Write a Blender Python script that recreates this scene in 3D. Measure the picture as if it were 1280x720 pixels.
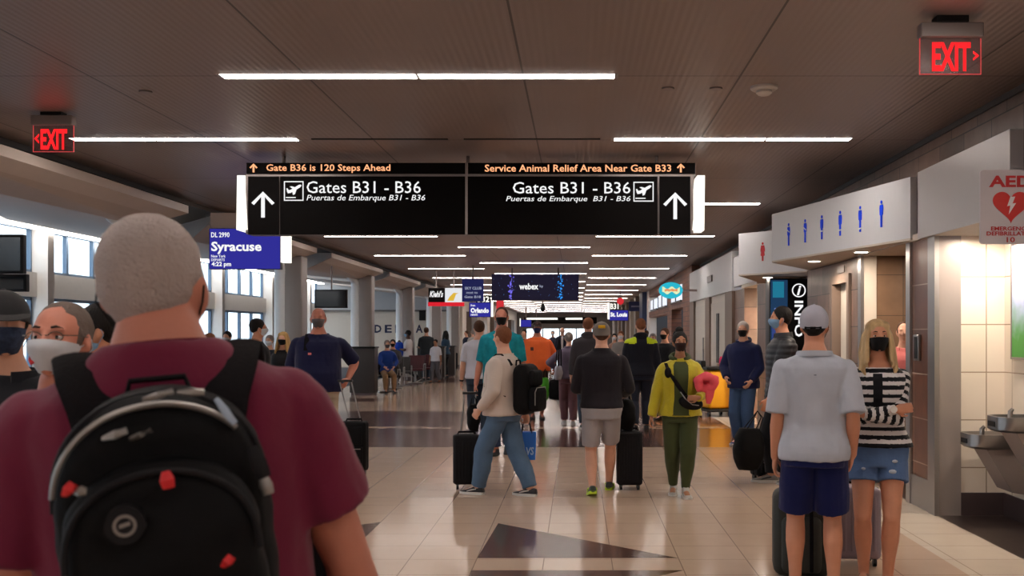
import bpy, math, random
import numpy as np
from mathutils import Vector, Matrix, noise

for _o in list(bpy.data.objects):
    bpy.data.objects.remove(_o)
SC = bpy.context.scene
COL = SC.collection
R = math.radians
rnd = random.Random(7)

# ------------------------------------------------------------------ camera, world, exposure
F, CX, CY, EYE = 1300.0, 722.0, 417.0, 1.6        # focal length and principal point in pixels of the 1280 x 720 frame


def X(px, Y):
    return (px - CX) / F * Y


def Z(py, Y):
    return EYE + (CY - py) / F * Y


cam_d = bpy.data.cameras.new('camera')
cam = bpy.data.objects.new('camera', cam_d)
COL.objects.link(cam)
cam.location = (0, 0, EYE)
cam.rotation_euler = (R(90), 0, 0)
cam_d.sensor_width = 36
cam_d.lens = F / 1280 * 36
cam_d.shift_x = -(CX - 640) / 1280
cam_d.shift_y = (CY - 360) / 1280
cam_d.clip_start = 0.05
cam_d.clip_end = 500
cam_d.dof.use_dof = True
cam_d.dof.focus_distance = 10.5
cam_d.dof.aperture_fstop = 6.5
SC.camera = cam

world = bpy.data.worlds.new('overcast_sky')
SC.world = world
world.use_nodes = True
_nt = world.node_tree
_nt.nodes.clear()
_wo = _nt.nodes.new('ShaderNodeOutputWorld')
_bg = _nt.nodes.new('ShaderNodeBackground')
_tc = _nt.nodes.new('ShaderNodeTexCoord')
_sx = _nt.nodes.new('ShaderNodeSeparateXYZ')
_cr = _nt.nodes.new('ShaderNodeValToRGB')
_cr.color_ramp.elements[0].position = 0.0
_cr.color_ramp.elements[0].color = (0.86, 0.92, 1.0, 1)
_cr.color_ramp.elements[1].position = 0.6
_cr.color_ramp.elements[1].color = (0.62, 0.78, 1.0, 1)
_nt.links.new(_tc.outputs['Generated'], _sx.inputs[0])
_nt.links.new(_sx.outputs['Z'], _cr.inputs[0])
_nt.links.new(_cr.outputs[0], _bg.inputs[0])
_bg.inputs[1].default_value = 2.5
_nt.links.new(_bg.outputs[0], _wo.inputs[0])

SC.view_settings.view_transform = 'Standard'
SC.view_settings.look = 'None'
SC.view_settings.gamma = 1
SC.view_settings.use_curve_mapping = False
SC.view_settings.exposure = 0.0
LAMP = 28.0                                          # radiance of the ceiling strip lights
SC.cycles.max_bounces = 6
SC.cycles.diffuse_bounces = 4
SC.cycles.glossy_bounces = 3
SC.cycles.transparent_max_bounces = 8
SC.cycles.use_denoising = True
SC.cycles.caustics_reflective = False
SC.cycles.caustics_refractive = False
SC.cycles.sample_clamp_indirect = 4.0

# ------------------------------------------------------------------ materials
MATS = {}


def srgb(h):
    if isinstance(h, str):
        h = h.lstrip('#')
        h = [int(h[i:i + 2], 16) / 255 for i in (0, 2, 4)]
    return tuple((c / 12.92 if c <= 0.04045 else ((c + 0.055) / 1.055) ** 2.4) for c in h)


def mat(name, col, rough=0.6, metal=0.0, bump=0.0, bscale=60.0, var=0.0, vscale=8.0, spec=0.5, sheen=0.0, stretch=(1, 1, 1), emit=None, estr=1.0, coat=0.0, sss=0.0):
    if name in MATS:
        return MATS[name]
    m = bpy.data.materials.new(name)
    m.use_nodes = True
    nt = m.node_tree
    b = nt.nodes['Principled BSDF']
    c = srgb(col) if isinstance(col, str) else col
    b.inputs['Base Color'].default_value = (*c, 1)
    b.inputs['Roughness'].default_value = rough
    b.inputs['Metallic'].default_value = metal
    b.inputs['Specular IOR Level'].default_value = spec
    b.inputs['Sheen Weight'].default_value = sheen
    b.inputs['Coat Weight'].default_value = coat
    if sss:
        b.inputs['Subsurface Weight'].default_value = sss
        b.inputs['Subsurface Radius'].default_value = (0.02, 0.008, 0.004)
    if emit is not None:
        e = srgb(emit) if isinstance(emit, str) else emit
        b.inputs['Emission Color'].default_value = (*e, 1)
        b.inputs['Emission Strength'].default_value = estr
    tc = nt.nodes.new('ShaderNodeTexCoord')
    mp = nt.nodes.new('ShaderNodeMapping')
    mp.inputs['Scale'].default_value = stretch
    nt.links.new(tc.outputs['Object'], mp.inputs[0])
    n = nt.nodes.new('ShaderNodeTexNoise')
    n.inputs['Scale'].default_value = vscale
    n.inputs['Detail'].default_value = 4
    nt.links.new(mp.outputs[0], n.inputs['Vector'])
    v = max(var, 0.04)
    mx = nt.nodes.new('ShaderNodeMix')
    mx.data_type = 'RGBA'
    nt.links.new(n.outputs['Fac'], mx.inputs['Factor'])
    mx.inputs['A'].default_value = (*[max(0, x * (1 - v)) for x in c], 1)
    mx.inputs['B'].default_value = (*[min(1, x * (1 + v)) for x in c], 1)
    nt.links.new(mx.outputs['Result'], b.inputs['Base Color'])
    if bump:
        n2 = nt.nodes.new('ShaderNodeTexNoise')
        n2.inputs['Scale'].default_value = bscale
        n2.inputs['Detail'].default_value = 3
        nt.links.new(mp.outputs[0], n2.inputs['Vector'])
        bp = nt.nodes.new('ShaderNodeBump')
        bp.inputs['Strength'].default_value = bump
        bp.inputs['Distance'].default_value = 0.01
        nt.links.new(n2.outputs['Fac'], bp.inputs['Height'])
        nt.links.new(bp.outputs[0], b.inputs['Normal'])
    MATS[name] = m
    return m


def emis(name, col, s):
    return mat(name, (0, 0, 0), 0.5, emit=col, estr=s, spec=.12)


def cloth(name, col, rough=0.85, bump=0.25):
    return mat(name, col, rough, bump=bump, bscale=22, var=0.10, vscale=9, spec=0.2, sheen=0.1)


def skin(name, col):
    return mat(name, col, 0.52, bump=0.05, bscale=120, var=0.10, vscale=14, spec=0.4)


def tile_mat(name, col, col2, grout, bw, bh, rough, axes, mortar=0.004, offset=0.0, seed_var=1.0, coat=0.0):
    """Tiles laid in two of the object's own axes (brick texture)."""
    m = bpy.data.materials.new(name)
    m.use_nodes = True
    nt = m.node_tree
    b = nt.nodes['Principled BSDF']
    tc = nt.nodes.new('ShaderNodeTexCoord')
    sp = nt.nodes.new('ShaderNodeSeparateXYZ')
    cb = nt.nodes.new('ShaderNodeCombineXYZ')
    nt.links.new(tc.outputs['Object'], sp.inputs[0])
    nt.links.new(sp.outputs[axes[0]], cb.inputs[0])
    nt.links.new(sp.outputs[axes[1]], cb.inputs[1])
    br = nt.nodes.new('ShaderNodeTexBrick')
    br.offset = offset
    br.inputs['Color1'].default_value = (*srgb(col), 1)
    br.inputs['Color2'].default_value = (*srgb(col2), 1)
    br.inputs['Mortar'].default_value = (*srgb(grout), 1)
    br.inputs['Scale'].default_value = 1
    br.inputs['Mortar Size'].default_value = mortar
    br.inputs['Brick Width'].default_value = bw
    br.inputs['Row Height'].default_value = bh
    nt.links.new(cb.outputs[0], br.inputs['Vector'])
    n = nt.nodes.new('ShaderNodeTexNoise')
    n.inputs['Scale'].default_value = 5
    n.inputs['Detail'].default_value = 6
    nt.links.new(tc.outputs['Object'], n.inputs['Vector'])
    mr = nt.nodes.new('ShaderNodeMapRange')
    mr.inputs['To Min'].default_value = 1 - 0.25 * seed_var
    mr.inputs['To Max'].default_value = 1 + 0.25 * seed_var
    nt.links.new(n.outputs['Fac'], mr.inputs[0])
    mx = nt.nodes.new('ShaderNodeVectorMath')
    mx.operation = 'SCALE'
    nt.links.new(br.outputs['Color'], mx.inputs[0])
    nt.links.new(mr.outputs[0], mx.inputs['Scale'])
    nt.links.new(mx.outputs[0], b.inputs['Base Color'])
    b.inputs['Roughness'].default_value = rough
    b.inputs['Coat Weight'].default_value = coat
    bp = nt.nodes.new('ShaderNodeBump')
    bp.inputs['Strength'].default_value = 0.3
    bp.inputs['Distance'].default_value = 0.002
    bp.invert = True
    nt.links.new(br.outputs['Fac'], bp.inputs['Height'])
    nt.links.new(bp.outputs[0], b.inputs['Normal'])
    MATS[name] = m
    return m


# ------------------------------------------------------------------ mesh accumulation
def V(*a):
    return Vector(a)


class MB:
    def __init__(s):
        s.v, s.f, s.mi = [], [], []
        s.cur = 0
        s.xf = None

    def add(s, vs, fs):
        o = len(s.v)
        if s.xf is not None:
            vs = [s.xf @ Vector(p) for p in vs]
        s.v += [tuple(p) for p in vs]
        s.f += [tuple(i + o for i in f) for f in fs]
        s.mi += [s.cur] * len(fs)
        return s

    def box(s, x0, x1, y0, y1, z0, z1, bev=0.0):
        x0, x1 = min(x0, x1), max(x0, x1)
        y0, y1 = min(y0, y1), max(y0, y1)
        z0, z1 = min(z0, z1), max(z0, z1)
        if bev <= 0:
            vs = [(x, y, z) for z in (z0, z1) for y in (y0, y1) for x in (x0, x1)]
            return s.add(vs, [(0, 2, 3, 1), (4, 5, 7, 6), (0, 1, 5, 4), (1, 3, 7, 5), (3, 2, 6, 7), (2, 0, 4, 6)])
        # rounded box: lofted rounded rectangles
        b = min(bev, (x1 - x0) / 2.01, (y1 - y0) / 2.01, (z1 - z0) / 2.01)
        rings = []
        K = 4
        prof = [(z0 + b - b * math.cos(a), b - b * math.sin(a)) for a in [i / K * math.pi / 2 for i in range(K + 1)]]
        prof = prof + [(z0 + z1 - z, q) for z, q in reversed(prof)]
        for z, q in prof:
            ring = []
            for cx, cy, a0 in ((x1 - b, y1 - b, 0), (x0 + b, y1 - b, 90), (x0 + b, y0 + b, 180), (x1 - b, y0 + b, 270)):
                for k in range(K + 1):
                    a = R(a0 + 90 * k / K)
                    r = max(b - q, 0.0001)
                    ring.append((cx + r * math.cos(a), cy + r * math.sin(a), z))
            rings.append(ring)
        return s.loft(rings)

    def loft(s, rings, cap=True):
        n = len(rings[0])
        vs = [p for r in rings for p in r]
        fs = []
        for i in range(len(rings) - 1):
            for j in range(n):
                k = (j + 1) % n
                fs.append((i * n + j, i * n + k, (i + 1) * n + k, (i + 1) * n + j))
        if cap:
            fs.append(tuple(reversed(range(n))))
            fs.append(tuple((len(rings) - 1) * n + j for j in range(n)))
        return s.add(vs, fs)

    def tube(s, pts, rads, n=12, ref=None, cap=True):
        """pts: polyline; rads: scalars or (a, b) pairs, a along ref's side."""
        pts = [Vector(p) for p in pts]
        if not isinstance(rads, (list, tuple)) or (len(rads) == 2 and len(pts) != 2 and not isinstance(rads[0], (list, tuple))):
            rads = [rads] * len(pts)
        ref = Vector(ref) if ref is not None else None
        rings = []
        prev = None
        for i, p in enumerate(pts):
            t = (pts[min(i + 1, len(pts) - 1)] - pts[max(i - 1, 0)])
            if t.length < 1e-9:
                t = Vector((0, 0, 1))
            t.normalize()
            if ref is not None:
                a = ref - t * ref.dot(t)
                if a.length < 1e-4:
                    a = t.orthogonal()
            elif prev is not None:
                a = prev - t * prev.dot(t)
                if a.length < 1e-4:
                    a = t.orthogonal()
            else:
                a = t.orthogonal()
            a.normalize()
            prev = a
            b = t.cross(a)
            r = rads[i]
            ra, rb = r if isinstance(r, (list, tuple)) else (r, r)
            rings.append([p + a * (ra * math.cos(2 * math.pi * k / n)) + b * (rb * math.sin(2 * math.pi * k / n)) for k in range(n)])
        return s.loft(rings, cap)

    def capsule(s, p0, p1, r0, r1=None, n=12):
        r1 = r0 if r1 is None else r1
        p0, p1 = Vector(p0), Vector(p1)
        s.tube([p0, p1], [r0, r1], n)
        s.ell(p0, (r0, r0, r0), n)
        return s.ell(p1, (r1, r1, r1), n)

    def ell(s, c, r, n=14, rot=None, zmin=None):
        c = Vector(c)
        m = max(5, n // 2 + 1)
        vs = [Vector((0, 0, -r[2]))]
        for i in range(1, m):
            ph = -math.pi / 2 + math.pi * i / m
            for j in range(n):
                th = 2 * math.pi * j / n
                vs.append(Vector((r[0] * math.cos(ph) * math.cos(th), r[1] * math.cos(ph) * math.sin(th), r[2] * math.sin(ph))))
        vs.append(Vector((0, 0, r[2])))
        fs = []
        for j in range(n):
            fs.append((0, 1 + (j + 1) % n, 1 + j))
            for i in range(m - 2):
                a, b = 1 + i * n + j, 1 + i * n + (j + 1) % n
                fs.append((a, b, b + n, a + n))
            q = 1 + (m - 2) * n
            fs.append((q + j, q + (j + 1) % n, len(vs) - 1))
        if rot is not None:
            vs = [rot @ p for p in vs]
        return s.add([p + c for p in vs], fs)

    def cyl(s, p0, p1, r, n=16, r1=None):
        return s.tube([p0, p1], [r, r if r1 is None else r1], n)

    def prism(s, poly, o, xa, ya, th):
        """Polygon (2-D) on a plane with origin o and axes xa, ya, thickened by th along xa x ya."""
        o, xa, ya = Vector(o), Vector(xa).normalized(), Vector(ya).normalized()
        nrm = xa.cross(ya)
        n = len(poly)
        vs = [o + xa * p[0] + ya * p[1] for p in poly] + [o + xa * p[0] + ya * p[1] + nrm * th for p in poly]
        fs = [tuple(reversed(range(n))), tuple(range(n, 2 * n))] + [(i, (i + 1) % n, n + (i + 1) % n, n + i) for i in range(n)]
        return s.add(vs, fs)

    def build(s, name, m=None, parent=None, remesh=None, smooth=0, disp=None, shade=True, matfn=None, loc=None):
        me = bpy.data.meshes.new(name)
        me.from_pydata(s.v, [], s.f)
        ms = m if isinstance(m, (list, tuple)) else [m]
        if not remesh and any(s.mi):
            me.polygons.foreach_set('material_index', s.mi)
        me.validate()
        me.update()
        ob = bpy.data.objects.new(name, me)
        COL.objects.link(ob)
        if remesh:
            md = ob.modifiers.new('r', 'REMESH')
            md.mode = 'VOXEL'
            md.voxel_size = remesh
            if smooth:
                sm = ob.modifiers.new('s', 'SMOOTH')
                sm.factor = 0.5
                sm.iterations = smooth
            dg = bpy.context.evaluated_depsgraph_get()
            nm = bpy.data.meshes.new_from_object(ob.evaluated_get(dg))
            ob.modifiers.clear()
            ob.data = nm
            bpy.data.meshes.remove(me)
            nm.name = name
            me = nm
        if disp is not None:
            k = len(me.vertices)
            co = np.empty(k * 3)
            no = np.empty(k * 3)
            me.vertices.foreach_get('co', co)
            me.vertices.foreach_get('normal', no)
            co = co.reshape(-1, 3)
            no = no.reshape(-1, 3)
            d = disp(co)
            co = co + no * d[:, None]
            me.vertices.foreach_set('co', co.ravel())
            me.update()
        for q in ms:
            if q is not None:
                me.materials.append(q)
        if matfn is not None:
            k = len(me.polygons)
            c = np.empty(k * 3)
            me.polygons.foreach_get('center', c)
            idx = matfn(c.reshape(-1, 3)).astype(np.int32)
            me.polygons.foreach_set('material_index', idx)
        if shade:
            me.polygons.foreach_set('use_smooth', [True] * len(me.polygons))
            if not remesh:
                try:
                    me.set_sharp_from_angle(angle=R(38))
                except Exception:
                    pass
        if parent is not None:
            ob.parent = parent
        if loc is not None:
            ob.location = loc
        return ob


def tag(o, label=None, cat=None, group=None, kind=None):
    if label:
        o['label'] = label
    if cat:
        o['category'] = cat
    if group:
        o['group'] = group
    if kind:
        o['kind'] = kind
    return o


def empty(name, loc=(0, 0, 0), rz=0.0, label=None, cat=None, group=None):
    o = bpy.data.objects.new(name, None)
    COL.objects.link(o)
    o.location = loc
    o.rotation_euler = (0, 0, rz)
    o.empty_display_size = 0.1
    return tag(o, label, cat, group)


def struct(name, mb, m, shade=False):
    return tag(mb.build(name, m, shade=shade), kind='structure')


def kids(o):
    return [c for c in bpy.data.objects if c.parent == o]


def copy_tree(o, parent=None):
    c = o.copy()
    COL.objects.link(c)
    c.parent = parent
    for k in list(o.children):
        copy_tree(k, c)
    return c


def text(body, box, frame, m, parent, name='lettering', bold=0.0, shear=0.0, th=0.002, keep=False):
    """Lettering fitted to box (x0, x1, y0, y1) on frame (origin, xaxis, yaxis)."""
    cu = bpy.data.curves.new(name, 'FONT')
    cu.body = body
    cu.size = 1.0
    cu.offset = bold
    cu.shear = shear
    cu.resolution_u = 2
    tmp = bpy.data.objects.new('tmp', cu)
    COL.objects.link(tmp)
    dg = bpy.context.evaluated_depsgraph_get()
    me = bpy.data.meshes.new_from_object(tmp.evaluated_get(dg))
    bpy.data.objects.remove(tmp)
    bpy.data.curves.remove(cu)
    n = len(me.vertices)
    co = np.empty(n * 3)
    me.vertices.foreach_get('co', co)
    co = co.reshape(-1, 3)
    mn, mx = co.min(0), co.max(0)
    x0, x1, y0, y1 = box
    sy = (y1 - y0) / max(mx[1] - mn[1], 1e-6)
    sx = (x1 - x0) / max(mx[0] - mn[0], 1e-6)
    o, xa, ya = Vector(frame[0]), Vector(frame[1]).normalized(), Vector(frame[2]).normalized()
    nn = xa.cross(ya)
    u = x0 + (co[:, 0] - mn[0]) * sx
    v = y0 + (co[:, 1] - mn[1]) * sy
    P = np.array(o)[None] + u[:, None] * np.array(xa)[None] + v[:, None] * np.array(ya)[None] + th * np.array(nn)[None]
    me.vertices.foreach_set('co', P.ravel())
    me.update()
    me.name = name
    me.materials.clear()
    me.materials.append(m)
    ob = bpy.data.objects.new(name, me)
    COL.objects.link(ob)
    if parent is not None:
        ob.parent = parent
    return ob


def fr(x, y, z):
    """A frame facing the camera side (-Y) with its origin at x, y, z."""
    return ((x, y, z), (1, 0, 0), (0, 0, 1))


ORD = ['first', 'second', 'third', 'fourth', 'fifth', 'sixth', 'seventh', 'eighth', 'ninth', 'tenth', 'eleventh', 'twelfth', 'thirteenth', 'fourteenth', 'fifteenth', 'sixteenth', 'seventeenth', 'eighteenth', 'nineteenth', 'twentieth']
# ================================================================== SETTING
WX = 3.16            # plane of the right-hand wall
CH = 3.5             # ceiling height
M_beige = tile_mat('floor_tile_beige', 'c8ad98', 'c3a893', '957f70', 0.478, 0.468, 0.13, (0, 1), 0.004, seed_var=0.25)
M_brown = tile_mat('floor_tile_brown', '5f4239', '523830', '33241f', 0.478, 0.468, 0.16, (0, 1), 0.004, seed_var=0.7)
M_tan = tile_mat('floor_tile_tan', '9a6a48', '8d5f40', '4a3324', 0.478, 0.468, 0.10, (0, 1), 0.004, seed_var=0.5)
M_cream = tile_mat('floor_tile_cream', 'd9c9b8', 'd3c2b0', '8a7a6c', 0.57, 0.468, 0.16, (0, 1), 0.003, seed_var=0.2)
M_darkfloor = tile_mat('floor_tile_dark', '3f3330', '382d2b', '241d1b', 0.3, 0.6, 0.3, (0, 1), 0.003, seed_var=0.6)
for _m, _dx in ((M_beige, .24), (M_brown, .24), (M_tan, .24), (M_cream, .31), (M_darkfloor, .1)):
    _n = _m.node_tree
    _n.nodes['Principled BSDF'].inputs['Specular IOR Level'].default_value = 0.4
    _sp = [q for q in _n.nodes if q.type == 'SEPXYZ'][0]
    _mp = _n.nodes.new('ShaderNodeMapping')
    _mp.inputs['Location'].default_value = (-_dx + 47.8, -7.37 + 46.8, 0)
    _tcn = [q for q in _n.nodes if q.type == 'TEX_COORD'][0]
    _n.links.new(_tcn.outputs['Object'], _mp.inputs[0])
    _n.links.new(_mp.outputs[0], _sp.inputs[0])

M_ceil = bpy.data.materials.new('ceiling_metal_planks')
M_ceil.use_nodes = True
_nt = M_ceil.node_tree
_b = _nt.nodes['Principled BSDF']
_b.inputs['Metallic'].default_value = 0.4
_b.inputs['Roughness'].default_value = 0.42
_tc = _nt.nodes.new('ShaderNodeTexCoord')
_sp = _nt.nodes.new('ShaderNodeSeparateXYZ')
_nt.links.new(_tc.outputs['Object'], _sp.inputs[0])
_br = _nt.nodes.new('ShaderNodeTexBrick')
_br.offset = 0.0
_br.inputs['Scale'].default_value = 1
_br.inputs['Mortar Size'].default_value = 0.008
_br.inputs['Brick Width'].default_value = 1.6
_br.inputs['Row Height'].default_value = 2.53
_br.inputs['Color1'].default_value = (*srgb('9a8a83'), 1)
_br.inputs['Color2'].default_value = (*srgb('948580'), 1)
_br.inputs['Mortar'].default_value = (*srgb('4c4340'), 1)
_mp = _nt.nodes.new('ShaderNodeMapping')
_mp.inputs['Location'].default_value = (8.4, -7.67 + 25.3, 0)
_nt.links.new(_tc.outputs['Object'], _mp.inputs[0])
_nt.links.new(_mp.outputs[0], _br.inputs['Vector'])
_nt.links.new(_br.outputs['Color'], _b.inputs['Base Color'])
_wv = _nt.nodes.new('ShaderNodeTexWave')
_wv.bands_direction = 'X'
_wv.inputs['Scale'].default_value = 0.314 * 20 / 1.0
_wv.inputs['Distortion'].default_value = 0
_nt.links.new(_tc.outputs['Object'], _wv.inputs['Vector'])
_bp = _nt.nodes.new('ShaderNodeBump')
_bp.inputs['Strength'].default_value = 0.35
_bp.inputs['Distance'].default_value = 0.004
_nt.links.new(_wv.outputs['Fac'], _bp.inputs['Height'])
_nt.links.new(_bp.outputs[0], _b.inputs['Normal'])

M_strip = emis('strip_light_diffuser', (1.0, 0.90, 0.83), LAMP)
M_black = mat('black_plastic', '0d0c0d', 0.4, spec=.25)
M_slot = mat('diffuser_slot_black', '14110f', 0.5)
M_alu = mat('brushed_aluminium', 'a9a5a3', 0.32, 0.9, bump=0.05, bscale=30, stretch=(1, 1, 30))
M_panel = mat('fascia_panel_grey', 'b9b4b3', 0.38, 0.25, bump=0.03, bscale=40, stretch=(20, 20, 1))
M_panelw = mat('fascia_panel_pale', 'd5d4d6', 0.4, 0.05, bump=0.03, bscale=40, stretch=(20, 20, 1))
M_steel = mat('stainless_steel', '8f8a88', 0.28, 0.95, bump=0.04, bscale=50, stretch=(1, 1, 20))
M_bronze = mat('bronze_grey_metal', '8a7d79', 0.4, 0.3, bump=0.03)
M_soffit = mat('pale_soffit_paint', 'c9bcae', 0.6)
M_canopy = mat('canopy_paint_warm_grey', 'c6b6ab', 0.55, var=0.03)
M_canopy_rim = mat('canopy_rim_paint', 'd0c2b8', 0.45)
M_wall = mat('off_white_wall_paint', 'efe8e0', 0.6)
M_cream_wall = mat('cream_wall_panel', 'd9cfc2', 0.5)
M_darkwall = mat('dark_grey_bulkhead_paint', '4a4848', 0.6)
M_frame = mat('window_frame_blue_grey', '6f8398', 0.4, 0.4)
M_stone = tile_mat('stone_wall_tiles', '8a6c5e', '68584f', '3f3530', 0.61, 0.42, 0.4, (1, 2), 0.006, offset=0.5, seed_var=1.6)
M_stonex = tile_mat('stone_wall_tiles_front', '75655c', '655750', '3a322e', 0.5, 0.5, 0.4, (0, 2), 0.006, seed_var=1.6)
M_btile = tile_mat('brown_slate_tiles', '74462f', '4f3023', 'a8907c', 0.61, 0.41, 0.28, (1, 2), 0.005, seed_var=2.2)
M_btilex = tile_mat('brown_stone_tiles_back', '7c5f48', '6c513d', '4c3a2e', 0.6, 0.45, 0.4, (0, 2), 0.004, seed_var=1.2)
M_wtile = tile_mat('cream_glazed_tiles_back', 'ecdfd0', 'e8d9c8', 'a58f79', 0.3, 0.42, 0.25, (0, 2), 0.005, seed_var=0.15)
M_wtiley = tile_mat('cream_glazed_tiles_side', 'ecdfd0', 'e8d9c8', 'a58f79', 0.6, 0.42, 0.25, (1, 2), 0.005, seed_var=0.15)
M_brick = tile_mat('storefront_brick', '8a5a44', '74493a', '4a3a32', 0.42, 0.14, 0.6, (1, 2), 0.008, offset=0.5, seed_var=1.4)
M_base = mat('dark_bronze_baseboard', '57494a', 0.35, 0.5)
M_door = mat('cream_service_door', 'cfc6ba', 0.45)
M_jamb = mat('taupe_door_frame', '7e6a5e', 0.5)
M_glass = bpy.data.materials.new('window_glass')
M_glass.use_nodes = True
_nt = M_glass.node_tree
_nt.nodes.clear()
_o = _nt.nodes.new('ShaderNodeOutputMaterial')
_t = _nt.nodes.new('ShaderNodeBsdfTransparent')
_t.inputs[0].default_value = (0.93, 0.97, 0.98, 1)
_g = _nt.nodes.new('ShaderNodeBsdfGlossy')
_g.inputs['Roughness'].default_value = 0.02
_x = _nt.nodes.new('ShaderNodeMixShader')
_x.inputs[0].default_value = 0.08
_nt.links.new(_t.outputs[0], _x.inputs[1])
_nt.links.new(_g.outputs[0], _x.inputs[2])
_nt.links.new(_x.outputs[0], _o.inputs[0])

# ---- floor: one mesh, the inlaid stone pattern flush with the tiles
YN, YF = -14.0, 95.0
b = MB()
XL, XR = -12.6, 5.6
b.cur = 0
b.box(XL, XR, YN, YF, -0.1, 0.0)


def inlay(poly, mi, z=0.0006):
    b.cur = mi
    b.add([(x, y, z) for x, y in poly], [tuple(range(len(poly)))])


inlay([(2.59, YN), (WX, YN), (WX, YF), (2.59, YF)], 3)
inlay([(WX, YN), (XR, YN), (XR, 14.2), (WX, 14.2)], 4)
XC = (-0.716 - 1.672) / 2
for y0 in (7.41, 49.4):
    inlay([(-0.716, y0), (0.718, y0), (-0.67, y0 + 1.36)], 1)
    inlay([(-0.716, y0 - .38), (-.69, y0 - 1.7), (0.718, y0 - .38)], 1)
    inlay([(-1.672, y0 + 0.4), (-1.672, y0 + 1.42), (-3.1, y0 + .2), (-3.1, y0)], 1)
    inlay([(-1.672, y0 - .38), (-3.1, y0 - .38), (-1.69, y0 - 1.7)], 1)
    inlay([(-5.6, y0 + .2), (-5.6, y0 - .3), (-4.5, y0 - .3), (-4.5, y0 + .2)], 1)
for ya, yb in ((14.65, 17.5), (17.9, 21.4)):
    inlay([(-5.8, ya), (1.19, ya), (1.19, yb), (-5.8, yb)], 1)
    inlay([(1.19, ya), (2.59, ya), (2.59, yb), (1.19, yb)], 2)
inlay([(-6.2, 24.4), (-4.7, 24.4), (-4.7, 25.8), (-6.2, 25.8)], 1)
inlay([(-6.4, 31.5), (-4.9, 31.5), (-4.9, 33.4), (-6.4, 33.4)], 1)
inlay([(-4.9, 33.8), (2.59, 33.8), (2.59, 37.8), (-4.9, 37.8)], 1)
inlay([(0.5, 24.6), (2.59, 24.6), (2.59, 26.5)], 2)
inlay([(-12.4, YN), (-7.0, YN), (-7.0, 49), (-12.4, 49)], 5, 0.0005)
M_carpet = mat('hold_room_carpet', '4b4a50', 0.95, bump=0.4, bscale=200, var=0.25, vscale=3)
struct('floor', b, [M_beige, M_brown, M_tan, M_cream, M_darkfloor, M_carpet])

# ---- ceiling of the concourse, with the bulkhead on its left and the high dark ceiling over the gates
b = MB()
b.box(-5.56, 3.42, YN, YF, CH, CH + 0.12)
struct('ceiling', b, M_ceil)
b = MB()
b.box(-12.9, -5.6, YN, 50.2, 4.75, 4.87)
b.box(-5.68, -5.562, YN, 50.2, 3.44, 4.75)
struct('ceiling_gate_area', b, M_darkwall)

# dark continuous slots in the ceiling beside the lights
# ---- walls
b = MB()
b.box(XL - .3, 6.0, YN - .2, YN, 0, 4.9)
struct('wall_rear', b, M_wall)


def wx(y0, y1, z0, z1, x0=WX, x1=None):
    return (x0, (x0 + 0.24) if x1 is None else x1, y0, y1, z0, z1)


# brick band between the fascias and the ceiling
b = MB()
b.box(3.4, 3.6, YN, 28.8, 2.9, CH + .1)
struct('wall_right_upper', b, M_stone)
b = MB()
b.box(3.38, 3.4, YN, 28.8, CH - 0.05, CH - .001)
struct('trim_1', b, M_darkwall)
b = MB()
b.box(*wx(YN, 7.05, 0, 3.1))
struct('wall_right', b, M_wall)

# drinking-fountain alcove: metal reveal, tiled side and back, base, ceiling
b = MB()
b.box(3.37, 3.9, 9.16, 9.24, 0, 2.5)
struct('wall_alcove_far', b, M_wtile)
b = MB()
b.box(3.76, 3.9, 7.05, 9.16, 0, 2.5)
struct('wall_alcove_back', b, M_wtiley)
b = MB()
b.box(3.4, 3.9, 6.95, 7.05, 0, 2.5)
struct('wall_alcove_near', b, M_wtile)
b = MB()
b.box(3.37, 3.76, 9.145, 9.16, 0, 0.2)
b.box(3.745, 3.76, 7.05, 9.145, 0, 0.2)
struct('baseboard_alcove', b, M_base)
b = MB()
b.box(3.12, 3.9, 7.0, 9.3, 2.46, 2.5)
struct('ceiling_alcove', b, M_soffit)
b = MB()
b.box(3.17, 3.37, 9.14, 9.3, 0, 2.46)
struct('trim_2', b, mat('reveal_panel_metal', '9f948f', .38, .3))
b = MB()
b.box(3.13, 3.17, 9.12, 9.30, 0, 2.46)
b.box(3.13, 3.2, 9.80, 9.92, 0, 2.46)
b.box(3.14, 3.2, 9.3, 9.8, 0, 0.28)
struct('trim_3', b, M_alu)
b = MB()
b.box(3.155, 3.37, 9.3, 9.9, 0, 2.46)
struct('wall_pier_tiled', b, M_btile)

# entrance of the men's room
b = MB()
b.box(3.37, 5.4, 9.24, 9.3, 0, 2.5)
b.box(5.4, 5.5, 9.24, 11.6, 0, 2.5)
struct('wall_washroom_side', b, M_btilex)
b = MB()
b.box(3.3, 5.5, 11.5, 11.6, 0, 2.46)
struct('wall_washroom_far', b, M_btilex)
b = MB()
b.box(3.12, 5.5, 9.3, 11.6, 2.46, 2.52)
struct('ceiling_washroom', b, M_soffit)
b = MB()
b.box(3.155, 3.3, 11.48, 11.56, 0, 2.46)
struct('trim_4', b, M_soffit)
b = MB()
b.box(3.12, 3.155, 11.46, 11.58, 0, 2.46)
struct('trim_5', b, M_alu)
b = MB()
b.box(*wx(11.58, 12.04, 0, 2.46))
b.box(*wx(12.88, 14.3, 0, 2.46))
b.box(*wx(12.04, 12.88, 2.25, 2.46))
struct('wall_right_stone', b, M_stone)
b = MB()
b.box(3.13, 3.3, 12.02, 12.12, 0, 2.3)
b.box(3.13, 3.3, 12.80, 12.9, 0, 2.3)
b.box(3.13, 3.3, 12.12, 12.80, 2.2, 2.3)
struct('trim_6', b, M_jamb)
b = MB()
b.box(3.24, 3.28, 12.12, 12.80, 0, 2.2)
struct('door_1', b, M_door)
b = MB()
b.box(3.15, 3.19, 12.3, 12.62, 2.33, 2.41)
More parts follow.
